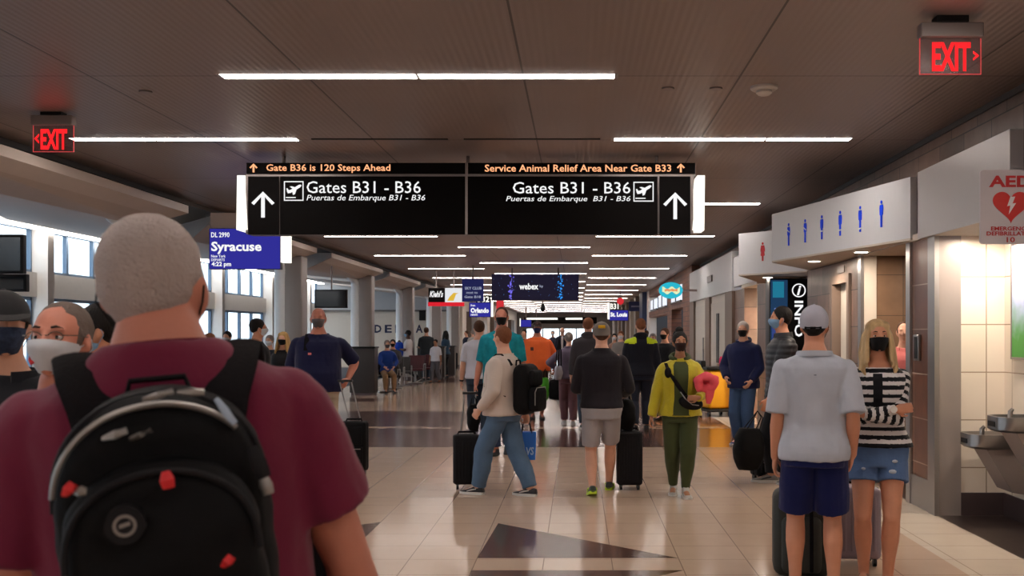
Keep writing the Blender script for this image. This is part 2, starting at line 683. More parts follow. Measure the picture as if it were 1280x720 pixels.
M_greyplate = mat('grey_plate', '6d6866', 0.4)
struct('trim_7', b, M_greyplate)

# recess with the display, then the far wall
b = MB()
b.box(3.7, 3.9, 14.3, 17.2, 0, 3.0)
b.box(3.4, 3.9, 14.2, 14.3, 0, 3.0)
b.box(3.4, 3.9, 17.2, 17.3, 0, 3.0)
struct('wall_recess', b, M_stone)
b = MB()
b.box(*wx(17.2, 18.3, 0, 2.46))
b.box(*wx(19.7, 20.9, 0, 2.46))
struct('wall_right_piers', b, M_stone)
b = MB()
b.box(3.3, 5.4, 19.72, 19.85, 0, 2.46)
b.box(5.3, 5.4, 18.2, 19.8, 0, 2.46)
b.box(3.4, 5.4, 18.1, 18.2, 0, 2.46)
struct('wall_far_washroom', b, M_wtile)
b = MB()
b.box(3.12, 5.4, 18.1, 19.8, 2.46, 2.52)
struct('ceiling_far_washroom', b, M_soffit)
b = MB()
b.box(*wx(20.9, 28.8, 0, 2.46))
struct('wall_right_service', b, M_cream_wall)
for i, (a, c) in enumerate(((20.9, 21.9), (24.5, 25.3), (27.8, 28.8))):
    b = MB()
    b.box(3.1, 3.16, a, c, 0, 2.46)
    struct('trim_%d' % (8 + i), b, M_jamb)
b = MB()
b.box(3.13, 3.16, 22.0, 24.4, 0, 2.3, 0.004)
d = struct('door_2', b, M_door)
b = MB()
b.box(3.11, 3.135, 23.0, 23.35, 0.95, 2.05)
b.build('window_pane', M_darkwall, d)
b = MB()
b.box(3.12, 3.135, 23.0, 23.35, 0.8, 0.93)
b.build('push_plate', mat('brass_plate', 'a8823f', 0.3, 0.8), d)
b = MB()
b.box(3.13, 3.16, 25.5, 27.6, 0, 2.3, 0.004)
d = struct('door_3', b, M_door)
b = MB()
b.box(3.10, 3.135, 25.75, 25.85, 0.9, 1.5)
b.build('push_bar', M_alu, d)

# fascias of the right wall
b = MB()
b.box(3.1, 3.38, 7.46, 9.48, 2.502, 3.07, 0.004)
b.box(3.1, 3.118, 7.46, 9.48, 2.46, 2.51)
tag(b.build('fascia_panel', M_panel, shade=False), 'brushed grey metal fascia panel over the drinking fountain alcove', 'fascia panel')
b = MB()
b.box(3.2, 3.4, 6.2, 7.46, 2.46, 3.07)
b.box(3.16, 3.4, 9.48, 9.69, 2.46, 3.07)
struct('trim_11', b, M_base)
b = MB()
b.box(3.1, 3.38, 20.9, 28.8, 2.465, 3.26, 0.004)
f = tag(b.build('fascia_panel', M_panelw, shade=False), 'long pale blank fascia over the cream service doors', 'fascia panel')
b = MB()
b.box(3.07, 3.1, 23.9, 24.7, 2.8, 2.95)
b.build('number_plate', M_greyplate, f)
b = MB()
b.box(3.12, 3.38, 17.7, 20.8, 2.525, 3.12, 0.004)
tag(b.build('fascia_panel', M_panelw, shade=False), 'short pale fascia behind the womens washroom sign box', 'fascia panel')
b = MB()
b.box(3.16, 3.4, 14.3, 17.7, 2.6, 3.12)
struct('trim_12', b, M_darkwall)

# ---- storefronts beyond, right side
b = MB()
b.box(WX, 3.5, 28.8, 31.2, 0, CH)
b.box(WX, 3.5, 35.0, 36.6, 0, CH)
b.box(WX, 3.5, 31.2, 35.0, 2.4, CH)
b.box(WX, 3.5, 36.6, 46, 3.2, CH)
b.box(WX, 3.5, 36.6, 46, 2.3, 2.55)
struct('wall_right_brick', b, M_brick)
b = MB()
b.box(5.0, 5.1, 31.2, 46, 0, 3.2)
b.box(3.5, 5.1, 31.1, 31.2, 0, 3.2)
b.box(3.5, 5.1, 46.0, 46.1, 0, 3.2)
struct('wall_shop_back', b, M_darkwall)
b = MB()
b.box(3.16, 3.7, 46.1, YF, 0, CH)
struct('wall_right_far', b, M_wall)
for k, (yy, w_, c_) in enumerate(((47.5, 2.2, '24345a'), (53, 1.6, '6b5d55'), (58, 1.2, '8f8780'), (63, 1.6, '6b5d55'), (69, 1.5, '59504b'), (75, 2, '6b5d55'), (82, 2, '59504b'))):
    b = MB()
    b.box(2.95, WX, yy, yy + w_, 0, CH)
    struct('trim_%d' % (13 + k), b, mat('pilaster_' + c_, c_, 0.5))

# ---- left side beyond the gates
b = MB()
b.box(-12.6, -5.7, 50, 50.2, 0, 4.75)
w = struct('wall_back_left', b, M_cream_wall)
M_navy = mat('navy_letter', '1c2148', 0.5)
for i, ch in enumerate('DELTA'):
    px = 472.5 + 12.9 * i
    text(ch, (X(px - 4.4, 50), X(px + 4.4, 50), Z(416, 50), Z(406, 50)), fr(0, 49.995, 0), M_navy, w, 'wall_letter', bold=0.03, th=0.004)
b = MB()
b.box(-12.6, -5.7, 49.9, 50, 2.66, 2.74)
struct('trim_20', b, M_greyplate)
b = MB()
b.box(-12.6, -5.7, 49.96, 50, 2.74, 4.1)
struct('trim_21', b, mat('pale_grey_upper_wall', 'b6bcc2', 0.5))
b = MB()
b.box(-5.95, -5.56, 50.2, 60, 0, CH)
b.box(-5.95, -5.56, 64, YF, 0, CH)
b.box(-5.95, -5.56, 60, 64, 2.6, CH)
struct('wall_left_far', b, M_wall)
b = MB()
b.box(-8.0, -7.9, 59.5, 64.5, 0, CH)
b.box(-7.9, -5.95, 59.4, 59.5, 0, CH)
b.box(-7.9, -5.95, 64.5, 64.6, 0, CH)
struct('wall_left_shop', b, mat('shop_brown', '3b2c22', 0.7))
for k, (ya, yb) in enumerate(((52, 55), (56.5, 59), (66, 70), (74, 78), (83, 87))):
    b = MB()
    b.box(-5.56, -5.3, ya, yb, 0, 2.7)
    struct('trim_%d' % (22 + k), b, mat('pilaster_grey%d' % (k % 2), ('5d5148', 'b7afa6')[k % 2], 0.5))

# ---- far end: glazed end wall
b = MB()
b.box(-5.9, -4.7, YF, YF + .2, 0, CH)
b.box(1.4, 3.6, YF, YF + .2, 0, CH)
b.box(-4.7, 1.4, YF, YF + .2, 2.05, CH)
struct('wall_end', b, M_greyplate)
b = MB()
for k in range(5):
    x = -4.7 + 6.1 * k / 4
    b.box(x - .05, x + .05, YF, YF + .12, 0, 2.05)
w = struct('window_1', b, M_frame)
b = MB()
b.box(-4.7, 1.4, YF + .05, YF + .06, 0, 2.05)
b.build('pane', M_glass, w)

# ---- the window wall of the gates on the left
WL = -12.5
pil = [24 + 5.85 * k for k in range(-6, 5)]
b = MB()
b.box(WL - .25, WL, YN, 50.2, 0, 0.25)
b.box(WL - .25, WL + .1, YN, 50.2, 2.44, 3.0)
b.box(WL - .25, WL, YN, 50.2, 4.05, 4.8)
b.box(WL - .25, WL, YN, pil[0], 0, 4.8)
struct('wall_left', b, M_wall)
for i, y in enumerate(pil):
    b = MB()
    b.box(WL - .1, WL + 0.35, y - .14, y + .14, 0, 4.75)
    struct('trim_%d' % (30 + i), b, M_wall)
for i in range(len(pil)):
    y0 = pil[i] + .14
    y1 = (pil[i + 1] - .14) if i + 1 < len(pil) else 50.0
    y1 = min(y1, 50.0)
    if y1 - y0 < .5:
        continue
    b = MB()
    n = max(1, round((y1 - y0) / 1.4))
    for k in range(n + 1):
        y = y0 + (y1 - y0) * k / n
        for za, zb in ((0.25, 2.44), (3.0, 4.05)):
            b.box(WL - .12, WL - .02, max(y0, y - .05), min(y1, y + .05), za, zb)
    for z in (0.25, 2.37, 3.0, 3.98):
        b.box(WL - .12, WL - .02, y0, y1, z, z + .07)
    w = struct('window_%d' % (i + 2), b, M_frame)
    b = MB()
    b.box(WL - .075, WL - .07, y0, y1, 0.25, 2.44)
    b.box(WL - .075, WL - .07, y0, y1, 3.0, 4.05)
    b.build('pane', M_glass, w)
# pale apron outside the windows
b = MB()
b.box(-260, WL - .4, -80, 260, -4.2, -4.0)
b.box(-100, 100, YF + 2, 320, -4.2, -4.0)
tag(b.build('ground_apron', mat('apron_concrete', 'b9bcbe', 0.9)), kind='structure')

# ---- canopies over the gate seating and the columns that carry them
canopy_spans = [(-5.6, 0.4), (1.5, 7.3), (8.6, 14.4), (15.5, 21.5), (22.8, 28.8), (29.9, 35.7), (37.0, 42.9), (44.1, 49.6)]
where = ['folded soffit canopy behind the camera', 'nearest folded soffit, mostly behind the camera', 'folded warm grey soffit canopy below the red exit sign at the upper left', 'folded soffit canopy behind the departures screen for Syracuse', 'folded soffit canopy on the second column, above the hanging television',
         'folded soffit canopy on the third column left of the concourse', 'folded soffit canopy on the fourth column, behind the advertising screens', 'farthest folded soffit canopy before the white back wall']
for i, (y0, y1) in enumerate(canopy_spans):
    P0, P1 = V(-5.4, y0, 3.27), V(-5.4, y1, 3.27)
    Q0, Q1 = V(-5.61, y0 + .12, 3.19), V(-5.61, y1 - .12, 3.19)
    N_, C_ = V(-6.3, y0 + 1.4, 3.11), V(-5.92, y1 - .15, 3.07)

    def outer(P):
        O = V(-12.15, P.y + 12.2, 4.02)
        if O.y > 49.7:
            O = P + (O - P) * ((49.7 - P.y) / 12.2) if P.y < 49.6 else P + V(-.4, .1, .05)
        return O

    O0, O1 = outer(N_), outer(C_)
    up = V(0, 0, .10)
    T0, T1, U0, U1 = P0 + up, P1 + up, O0 + V(0, 0, .35), O1 + V(0, 0, .35)
    b = MB()
    b.add([P0, P1, Q0, Q1, N_, C_, O0, O1, T0, T1, U0, U1],
          [(0, 1, 3, 2), (2, 3, 5, 4), (4, 5, 7, 6), (0, 8, 9, 1), (8, 10, 11, 9), (6, 7, 11, 10), (0, 2, 8), (2, 4, 8), (4, 6, 10, 8), (1, 9, 3), (3, 9, 5), (5, 9, 11, 7)])
    b.cur = 0
    o = b.build('ceiling_canopy', M_canopy, shade=False)
    tag(o, where[i], 'soffit canopy', 'folded canopies over the gate seating')
    b = MB()
    b.add([P0 + V(.012, 0, -.004), P1 + V(.012, 0, -.004), Q1 + V(0, 0, -.012), Q0 + V(0, 0, -.012)], [(0, 1, 2, 3)])
    b.add([P0 + V(.012, 0, -.004), P1 + V(.012, 0, -.004), T1 + V(.012, 0, 0), T0 + V(.012, 0, 0)], [(3, 2, 1, 0)])
    b.build('rim', M_canopy_rim, o, shade=False)
b = MB()
b.box(-12.3, -12.08, -8, 49.6, 3.96, 4.0)
tag(b.build('cove_light', emis('cove_light', (1.0, 0.96, 0.92), 13.0), shade=False), 'long bright light cove along the head of the gate windows', 'cove light')

M_colw = mat('column_white_lacquer', 'f1f4f6', 0.35, coat=0.2)
M_colg = mat('column_grey_metal', '948b87', 0.38, 0.4)
cols_y = [7.0, 14.1, 21.2, 28.3, 35.3, 42.4, 48.9]
cnames = ['grey metal column beside the nearest window bay', 'grey and white column hidden behind the grey-haired man', 'thick grey column with white glossy edge behind the man in the navy polo', 'grey column with white edge right of the hanging television',
          'grey column between the wall letters, behind the man with the blue backpack', 'grey column right of the wall letter A', 'last grey column in the row, before the brown shop']
for i, y in enumerate(cols_y):
    c = empty('column', (-5.8, y, 0), 0, cnames[i], 'column', 'columns along the gate seating')
    b = MB()
    b.box(-.12, .24, -.22, .22, 0, 3.17, .03)
    b.build('shaft', M_colg, c)
    b = MB()
    b.tube([(-.20, -.05, 0), (-.20, -.05, 2.7), (-.20, -.09, 2.9), (-.24, -.22, 3.04), (-.36, -.5, 3.14)], [(.16, .2), (.16, .2), (.15, .18), (.10, .10), (.05, .03)], 16, ref=(1, 0, 0))
    b.build('white_fin', M_colw, c)
    b = MB()
    b.box(-.13, .25, -.23, .23, 0, .14, .01)
    b.build('base', M_base, c)
# ================================================================== CEILING LIGHTS
def ceiling_light(x0, xj, x1, y, label, group):
    e = empty('ceiling_light', ((x0 + x1) / 2, y, CH), 0, label, 'ceiling light', group)
    c = (x0 + x1) / 2
    b = MB()
    b.box(x0 - .03 - c, x1 + .03 - c, -.072, .072, -.003, .0)
    b.build('frame', M_alu, e, shade=False)
    for a, d in ((x0, xj - .012), (xj + .012, x1)):
        b = MB()
        b.box(a - c, d - c, -.066, .066, -.0045, -.0028)
        b.build('diffuser', M_strip, e, shade=False)


for k in range(-4, 17):
    yc = 7.67 + 5.06 * k
    ys = 10.16 + 5.06 * k
    if k >= 0:
        n1 = ORD[k] if k < 20 else str(k)
    if k < 0:
        lc = 'long ceiling strip light %s, middle row' % {-1: 'above the camera', -2: 'just behind the camera', -3: 'well behind the camera', -4: 'farthest behind the camera'}[k]
    elif k == 0:
        lc = 'largest bright strip light, alone above the black gates sign'
    else:
        lc = 'bright strip light in the middle ceiling row, %s from the front' % n1
    ceiling_light(-2.62, -1.18, .27, yc, lc, 'ceiling strip lights, middle row')
    if k < -1:
        w_ = {-2: 'just behind', -3: 'well behind', -4: 'farthest behind'}[k]
        ceiling_light(-4.94, -4.14, -2.74, ys, 'window-side ceiling strip light %s the camera' % w_, 'ceiling strip lights, window side')
        ceiling_light(.36, 1.84, 2.66, ys, 'washroom-side ceiling strip light %s the camera' % w_, 'ceiling strip lights, washroom side')
        continue
    n2 = ORD[k + 1]
    ceiling_light(-4.94, -4.14, -2.74, ys, ('strip light beside the exit sign at the upper left' if k == 0 else 'bright strip light in the ceiling row on the window side, %s from the front' % n2), 'ceiling strip lights, window side')
    ceiling_light(.36, 1.84, 2.66, ys, ('strip light at the upper right end of the black gates sign' if k == 0 else 'bright strip light in the ceiling row on the washroom side, %s from the front' % n2), 'ceiling strip lights, washroom side')
for k, (a, c) in enumerate(((X(390, 10.16), X(560, 10.16)), (X(580, 10.16), X(750, 10.16)))):
    b = MB()
    b.box(a, c, 10.13, 10.17, CH - .008, CH)
    tag(b.build('ceiling_air_slot', M_slot, shade=False), ('black slot diffuser in the ceiling above the left half of the gates sign', 'black slot diffuser in the ceiling above the right half of the gates sign')[k], 'air diffuser', 'ceiling slot diffusers')

# smoke detector and small ceiling discs
e = empty('smoke_detector', (X(955, 8.0), 8.0, CH), 0, 'white round smoke detector on the dark ceiling near the exit sign', 'smoke detector')
M_wp = mat('white_plastic', 'd8d0c6', 0.4)
b = MB()
b.tube([(0, 0, 0), (0, 0, -.018), (0, 0, -.03)], [.105, .105, .09], 28)
b.build('base', M_wp, e)
b = MB()
b.tube([(0, 0, -.03), (0, 0, -.05), (0, 0, -.065), (0, 0, -.07)], [.06, .062, .045, .03], 24)
b.build('sensor', M_wp, e)
for px, py, lb in ((835, 110, 'flat sprinkler cover on the ceiling left of the smoke detector'), (895, 110, 'flat sprinkler cover right beside the smoke detector'), (182, 114, 'small round sprinkler on the ceiling above the left strip light'), (615, 326, 'round loudspeaker grille in the ceiling before the overhead screen')):
    yy = (CH - EYE) * F / (CY - py)
    b = MB()
    b.cyl((X(px, yy), yy, CH - .012), (X(px, yy), yy, CH), .05 if yy < 12 else .16, 20)
    tag(b.build('ceiling_sprinkler_cover' if yy < 12 else 'ceiling_speaker', M_bronze), lb, 'sprinkler' if yy < 12 else 'loudspeaker')


# downlights in the alcoves (lamps of the place)
def downlight(x, y, z, label, power, size=.09, col=(1, .86, .7), spot=None):
    e = empty('ceiling_downlight', (x, y, z), 0, label, 'downlight')
    b = MB()
    b.tube([(0, 0, 0), (0, 0, -.01)], [size, size], 24)
    b.build('trim_ring', M_wp, e)
    b = MB()
    b.tube([(0, 0, -.0098), (0, 0, -.014)], [size * .75, size * .75], 24)
    b.build('lens', emis('downlight_lens', (1, .9, .78), 12), e)
    ld = bpy.data.lights.new('downlight_bulb', 'AREA')
    ld.shape = 'DISK'
    ld.size = size * 2
    ld.energy = power
    ld.color = col
    lo = bpy.data.objects.new('downlight_bulb', ld)
    COL.objects.link(lo)
    lo.parent = e
    lo.location = (0, 0, -.03)


downlight(3.5, 8.75, 2.46, 'lit downlight above the drinking fountains, nearer the tiled end', 18)
downlight(3.5, 7.8, 2.46, 'lit downlight above the drinking fountains, nearer the defibrillator sign', 15)
downlight(4.3, 10.4, 2.46, 'lit downlight inside the mens washroom entrance', 26)
downlight(4.2, 19.0, 2.46, 'lit downlight in the far cream washroom entrance', 110)

# ================================================================== SIGNS
M_sblk = mat('sign_face_black', '0a0707', 0.6, spec=.08)
M_sframe = mat('sign_frame_grey', '8b8280', 0.35, 0.6)
M_white_e = emis('letter_white_lit', (1, 1, 1), 0.95)
M_orange_e = emis('letter_orange_led', (1.0, 0.42, 0.2), 1.3)
M_lit = emis('sign_end_light', (1.0, 0.96, 0.86), 1.35)
YS = 11.0
sg = empty('overhead_gates_sign', (0, 0, 0), 0, 'large black overhead sign with white arrows and lettering for gates B31 to B36', 'sign')


def sbox(name, px0, px1, py0, py1, y0, th, m, parent, bev=0):
    b = MB()
    b.box(X(px0, y0), X(px1, y0), y0, y0 + th, Z(py1, y0), Z(py0, y0), bev)
    return b.build(name, m, parent, shade=bev > 0)


b = MB()
b.box(X(306, YS), X(867, YS), YS + .03, YS + .3, Z(292, YS), Z(217, YS))
b.box(X(308, YS), X(870, YS), YS + .04, YS + .24, Z(218, YS), Z(203, YS))
b.build('casing', M_sframe, sg, shade=False)
for a, c in ((310, 348), (350, 581.5), (584.5, 822), (824.5, 863)):
    sbox('sign_face', a, c, 220.5, 293, YS, .03, M_sblk, sg)
for a, c in ((308, 581.5), (585, 869)):
    sbox('message_display', a, c, 203.5, 217, YS + .01, .03, M_sblk, sg)
for a, c in ((581.5, 584.5),):
    sbox('mullion', a, c, 203, 293.5, YS - .01, .03, M_sframe, sg)
# end lights: tapering lit wedges at both ends of the sign
for s, poly in ((-1, [(295.5, 218.7), (305, 218.7), (308.5, 287), (294.5, 287)]), (1, [(872, 218.7), (881.5, 218.7), (880.7, 287.5), (865.7, 287.5)])):
    b = MB()
    pp = [(X(p, YS), Z(q, YS)) for p, q in poly]
    pp = list(reversed(pp))
    b.prism(pp, (0, YS + .32, 0), (1, 0, 0), (0, 0, 1), .3)
    b.build('end_light', M_lit, sg, shade=False)
for px in (350, 583, 822):
    b = MB()
    b.cyl((X(px, YS), YS + .15, Z(204, YS)), (X(px, YS), YS + .15, CH), .02, 10)
    b.build('hanger', M_bronze, sg)


def tx(body, px0, px1, py0, py1, y, m, parent, bold=0.0, shear=0.0, name='lettering', th=.003):
    return text(body, (X(px0, y), X(px1, y), Z(py1, y), Z(py0, y)), fr(0, y, 0), m, parent, name, bold, shear, th)


tx('Gate B36 is 120 Steps Ahead', 333, 488, 205.3, 216.3, YS + .01, M_orange_e, sg, .012)
tx('Service Animal Relief Area Near Gate B33', 606, 839, 205.8, 214.7, YS + .01, M_orange_e, sg, .012)
tx('Gates B31 - B36', 383.3, 526, 226.5, 241.5, YS, M_white_e, sg, .003)
tx('Gates B31 - B36', 641, 788, 227.5, 242, YS, M_white_e, sg, .003)
tx('Puertas de Embarque B31 - B36', 383.3, 531.5, 243.5, 252.8, YS, M_white_e, sg, .003, .22)
tx('Puertas de Embarque  B31 - B36', 632.5, 788, 245, 253.6, YS, M_white_e, sg, .003, .22)


def arrow(cx, top, bot, wd, sw, y, m, parent, th=.004):
    hd = wd * .5
    pts = [(0, 0), (-wd, -hd * 1.95), (-wd + sw * .75, -hd * 1.95 - sw * .7)]
    w = sw / 2
    arm = [(0, 0), (wd, -wd * .98), (wd - sw * .7, -wd * .98 - sw * .55), (w, -sw * 1.45), (w, -(bot - top)), (-w, -(bot - top)), (-w, -sw * 1.45), (-(wd - sw * .7), -wd * .98 - sw * .55), (-wd, -wd * .98)]
    b = MB()
    k = y / F
    b.prism([(p * k, q * k) for p, q in arm], (X(cx, y), y - .001, Z(top, y)), (1, 0, 0), (0, 0, 1), th)
    return b.build('arrow', m, parent, shade=False)


arrow(328.8, 239.5, 272, 14.5, 4.6, YS, M_white_e, sg)
arrow(844, 240.5, 274, 15, 4.6, YS, M_white_e, sg)
arrow(317, 204.5, 215.5, 5, 2.2, YS + .01, M_orange_e, sg)
arrow(851, 204.5, 215.5, 5, 2.2, YS + .01, M_orange_e, sg)


def plane_icon(px0, px1, py0, py1):
    b = MB()
    k = YS / F
    o = (X(px0, YS), YS - .001, Z(py1, YS))
    w, h = (px1 - px0) * k, (py1 - py0) * k
    t = .05 * w
    for poly in ([(0, 0), (w, 0), (w, t), (0, t)], [(0, h - t), (w, h - t), (w, h), (0, h)], [(0, t), (t, t), (t, h - t), (0, h - t)], [(w - t, t), (w, t), (w, h - t), (w - t, h - t)],
                 [(.1 * w, .14 * h), (.6 * w, .14 * h), (.6 * w, .19 * h), (.1 * w, .19 * h)],
                 [(.14 * w, .5 * h), (.2 * w, .38 * h), (.34 * w, .4 * h), (.82 * w, .68 * h), (.9 * w, .78 * h), (.84 * w, .83 * h), (.74 * w, .8 * h), (.34 * w, .56 * h), (.2 * w, .53 * h)],
                 [(.42 * w, .5 * h), (.46 * w, .3 * h), (.56 * w, .34 * h), (.66 * w, .62 * h)],
                 [(.3 * w, .72 * h), (.4 * w, .74 * h), (.6 * w, .68 * h), (.48 * w, .58 * h)],
                 [(.12 * w, .62 * h), (.18 * w, .64 * h), (.26 * w, .52 * h), (.17 * w, .46 * h)]):
        b.prism(poly, o, (1, 0, 0), (0, 0, 1), .004)
    return b.build('aircraft_pictogram', M_white_e, sg, shade=False)


plane_icon(355, 379.5, 226.5, 251)
plane_icon(791.8, 817, 227.3, 252)

# ---- exit signs
M_exit = emis('exit_red', (1.0, 0.012, 0.016), 1.7)
M_edge = emis('exit_panel_edge', (1.0, 0.10, 0.10), 0.6)
M_clear = bpy.data.materials.new('clear_acrylic')
M_clear.use_nodes = True
_nt = M_clear.node_tree
_nt.nodes.clear()
_o = _nt.nodes.new('ShaderNodeOutputMaterial')
_t = _nt.nodes.new('ShaderNodeBsdfTransparent')
_t.inputs[0].default_value = (0.8, 0.75, 0.75, 1)
_g = _nt.nodes.new('ShaderNodeBsdfPrincipled')
_g.inputs['Base Color'].default_value = (0.35, 0.25, 0.25, 1)
_g.inputs['Roughness'].default_value = 0.2
_x = _nt.nodes.new('ShaderNodeMixShader')
_x.inputs[0].default_value = 0.3
_nt.links.new(_t.outputs[0], _x.inputs[1])
_nt.links.new(_g.outputs[0], _x.inputs[2])
_nt.links.new(_x.outputs[0], _o.inputs[0])


def exit_sign(px0, px1, pyt, pyh, pyb, y, txt, chev, label):
    e = empty('exit_sign', (0, 0, 0), 0, label, 'exit sign', 'hanging exit signs')
    b = MB()
    b.box(X(px0, y) - .005, X(px1, y) + .005, y - .045, y + .045, Z(pyh, y), Z(pyt, y), .008)
    b.build('housing', mat('exit_housing_grey', '8f8583', .4, .3), e)
    mx_ = (px0 + px1) / 2
    hw = (px1 - px0) * .26
    b = MB()
    b.box(X(mx_ - hw, y), X(mx_ + hw, y), y - .05, y + .05, Z(pyt, y), CH)
    b.build('ceiling_mount', M_black, e, shade=False)
    b = MB()
    b.box(X(px0, y), X(px1, y), y - .004, y + .004, Z(pyb, y), Z(pyh, y))
    p = b.build('clear_panel', M_clear, e, shade=False)
    b = MB()
    t = .0035
    x0, x1, z0, z1 = X(px0, y), X(px1, y), Z(pyb, y), Z(pyh, y)
    b.box(x0, x1, y - .006, y + .006, z0 - t, z0)
    b.box(x0 - t, x0, y - .006, y + .006, z0 - t, z1)
    b.box(x1, x1 + t, y - .006, y + .006, z0 - t, z1)
    b.build('panel_edge', M_edge, p, shade=False)
    tx('EXIT', txt[0], txt[1], txt[2], txt[3], y - .006, M_exit, p, .03)
    b = MB()
    k = y / F
    cx, cy, s = chev
    pl = [(0, 0), (-7 * k * s, 6 * k), (-7 * k * s, 3.2 * k), (-3.4 * k * s, 0), (-7 * k * s, -3.2 * k), (-7 * k * s, -6 * k)]
    if s < 0:
        pl = list(reversed(pl))
    b.prism(pl, (X(cx, y), y - .006, Z(cy, y)), (1, 0, 0), (0, 0, 1), .003)
    b.build('chevron', M_exit, p, shade=False)


exit_sign(1150, 1225.5, 30, 48, 92.5, 6.25, (1165, 1213, 53, 89), (1223, 70, 1), 'red exit sign with right chevron at the upper right of the ceiling')
exit_sign(42, 92, 145, 157, 189.5, 8.95, (51, 84, 161.5, 187), (43.5, 173.5, -.8), 'red exit sign with left chevron at the upper left above the canopy')

# ---- gate blades with blue screens
M_blue = emis('screen_blue', (0.028, 0.026, 0.30), 1.0)
M_navyscr = emis('screen_navy', (0.012, 0.014, 0.075), 1.0)


def gate_blade(y, scr, lines, lit, label, number=None, housing=None):
    e = empty('gate_screen_sign', (0, 0, 0), 0, label, 'gate sign', 'hanging gate departure screens')
    sbox('screen', scr[0], scr[1], scr[2], scr[3], y, .04, M_blue, e)
    sbox('bezel', scr[0] - .6, scr[1] + .6, scr[2] - .5, scr[3] + .5, y + .002, .1, M_black, e)
    for t, p0, p1, q0, q1, bo in lines:
        tx(t, p0, p1, q0, q1, y, M_white_e, e, bo)
    sbox('light_blade', lit[0], lit[1], lit[2], lit[3], y - .02, .16, M_lit, e)
    if number:
        sbox('number_plate', number[1] - 2, number[2] + 1.5, number[3] - 1, scr[2] - .5, y + .01, .05, M_black, e)
        tx(number[0], number[1], number[2], number[3], number[4], y + .01, M_lit, e, .02)
    if housing:
        sbox('housing', housing[0], housing[1], housing[2], housing[3], y + .04, .3, M_canopy, e)
    mid = (scr[0] + scr[1]) / 2
    b = MB()
    zt = Z(housing[2] if housing else (number[3] - 1 if number else scr[2]), y + .08)
    zc = CH if X(mid, y) > -5.4 else 4.7
    b.box(X(mid, y) - .06, X(mid, y) + .04, y + .05, y + .12, zt - .01, zc)
    b.build('hanger', M_sframe, e, shade=False)
    return e


gate_blade(14.0, (262, 350, 286, 336), [('DL 2990', 264, 287, 290.3, 296.8, .02), ('Syracuse', 264, 327, 302, 317.5, .03), ('New York', 264, 282, 318.3, 322, .01), ('DEPARTS', 264, 281, 323.2, 326.4, .01), ('4:22 pm', 264.5, 289, 327.2, 334.4, .03)],
           (350.8, 360.5, 262, 328), 'blue departure screen reading Syracuse, hanging left of the black gates sign', housing=(263, 298, 266, 286))
gate_blade(48.0, (587, 613, 378.5, 396), [('From', 588.5, 594, 380.5, 383, .03), ('Orlando', 588.3, 611, 384.8, 391.2, .05), ('DEPARTS', 588.5, 597, 392.3, 394.6, .03)], (613.8, 616.2, 372, 396), 'small blue departure screen reading Orlando under gate number B32', number=('B32', 597, 611.5, 370.5, 377.6))
gate_blade(52.0, (762, 785, 388, 400.5), [('St. Louis', 763, 784, 390.3, 396, .05)], (759.6, 762, 378, 399), 'small blue departure screen reading St. Louis under gate number B31', number=('B31', 762.8, 773, 379.3, 386.5))
gate_blade(74.0, (651, 664, 400, 408.5), [], (649.6, 650.8, 398, 408), 'tiny blue departure screen far down the concourse beside the orange shirt')

# club sign, adverts, message screen
e = tag(sbox('club_sign', 577.5, 604, 349, 377, 29.0, .12, M_navyscr, None), 'navy hanging sign pointing to the airport club, left of the overhead screen', 'sign')
M_soft = emis('letter_soft_white', (0.35, 0.38, 0.5), 1.0)
tx('SKY CLUB', 581, 602, 358.5, 362, 29.0, M_soft, e, .02)
tx('next to', 583, 597, 364.5, 367.2, 29.0, M_soft, e, .01)
tx('Gate B18', 580.5, 601, 369.5, 372.6, 29.0, M_soft, e, .02)
b = MB()
b.cyl((X(591, 29), 29.06, Z(349, 29)), (X(591, 29), 29.06, CH), .03, 8)
b.build('hanger', M_bronze, e)
e = empty('advertising_display', (0, 0, 0), 0, 'hanging advert pair, black and white panels over a red bar', 'advertising display')
sbox('black_panel', 535.5, 556, 360, 378, 31, .1, M_sblk, e)
sbox('white_panel', 556.3, 577, 360, 378, 31, .1, emis('advert_white', (.85, .87, .9), .9), e)
sbox('red_bar', 535, 580, 377.8, 382.6, 30.98, .12, emis('advert_red', (.75, .015, .03), .9), e)
tx("Kiehl's", 537, 554, 363.5, 371.5, 31, M_white_e, e, .03, .3)
b = MB()
k = 31 / F
b.prism([(0, 0), (8 * k, 0), (11 * k, 8 * k), (14 * k, 9.5 * k), (8 * k, 10 * k), (3 * k, 5 * k)], (X(559, 31), 30.998, Z(376, 31)), (1, 0, 0), (0, 0, 1), .004)
b.build('yellow_figure', emis('advert_yellow', (.8, .5, .05), .9), e, shade=False)
for px in (545, 567):
    b = MB()
    b.cyl((X(px, 31), 31.05, Z(361, 31)), (X(px, 31), 31.05, CH), .025, 8)
    b.build('hanger', M_bronze, e)
e = empty('overhead_message_screen', (0, 0, 0), 0, 'wide black overhead screen with two vertical blue light trails', 'display screen')
sbox('bezel', 614.5, 723.5, 342.5, 375.5, 30.01, .2, M_black, e)
sc_ = sbox('screen', 615, 723, 343, 375, 30, .02, emis('screen_black', (.010, .008, .022), 1), e)
tx('webex', 649, 673, 354, 362, 30, M_white_e, sc_, .03)
tx('by', 674.5, 679, 356, 360, 30, M_soft, sc_, .02)
rr = random.Random(3)
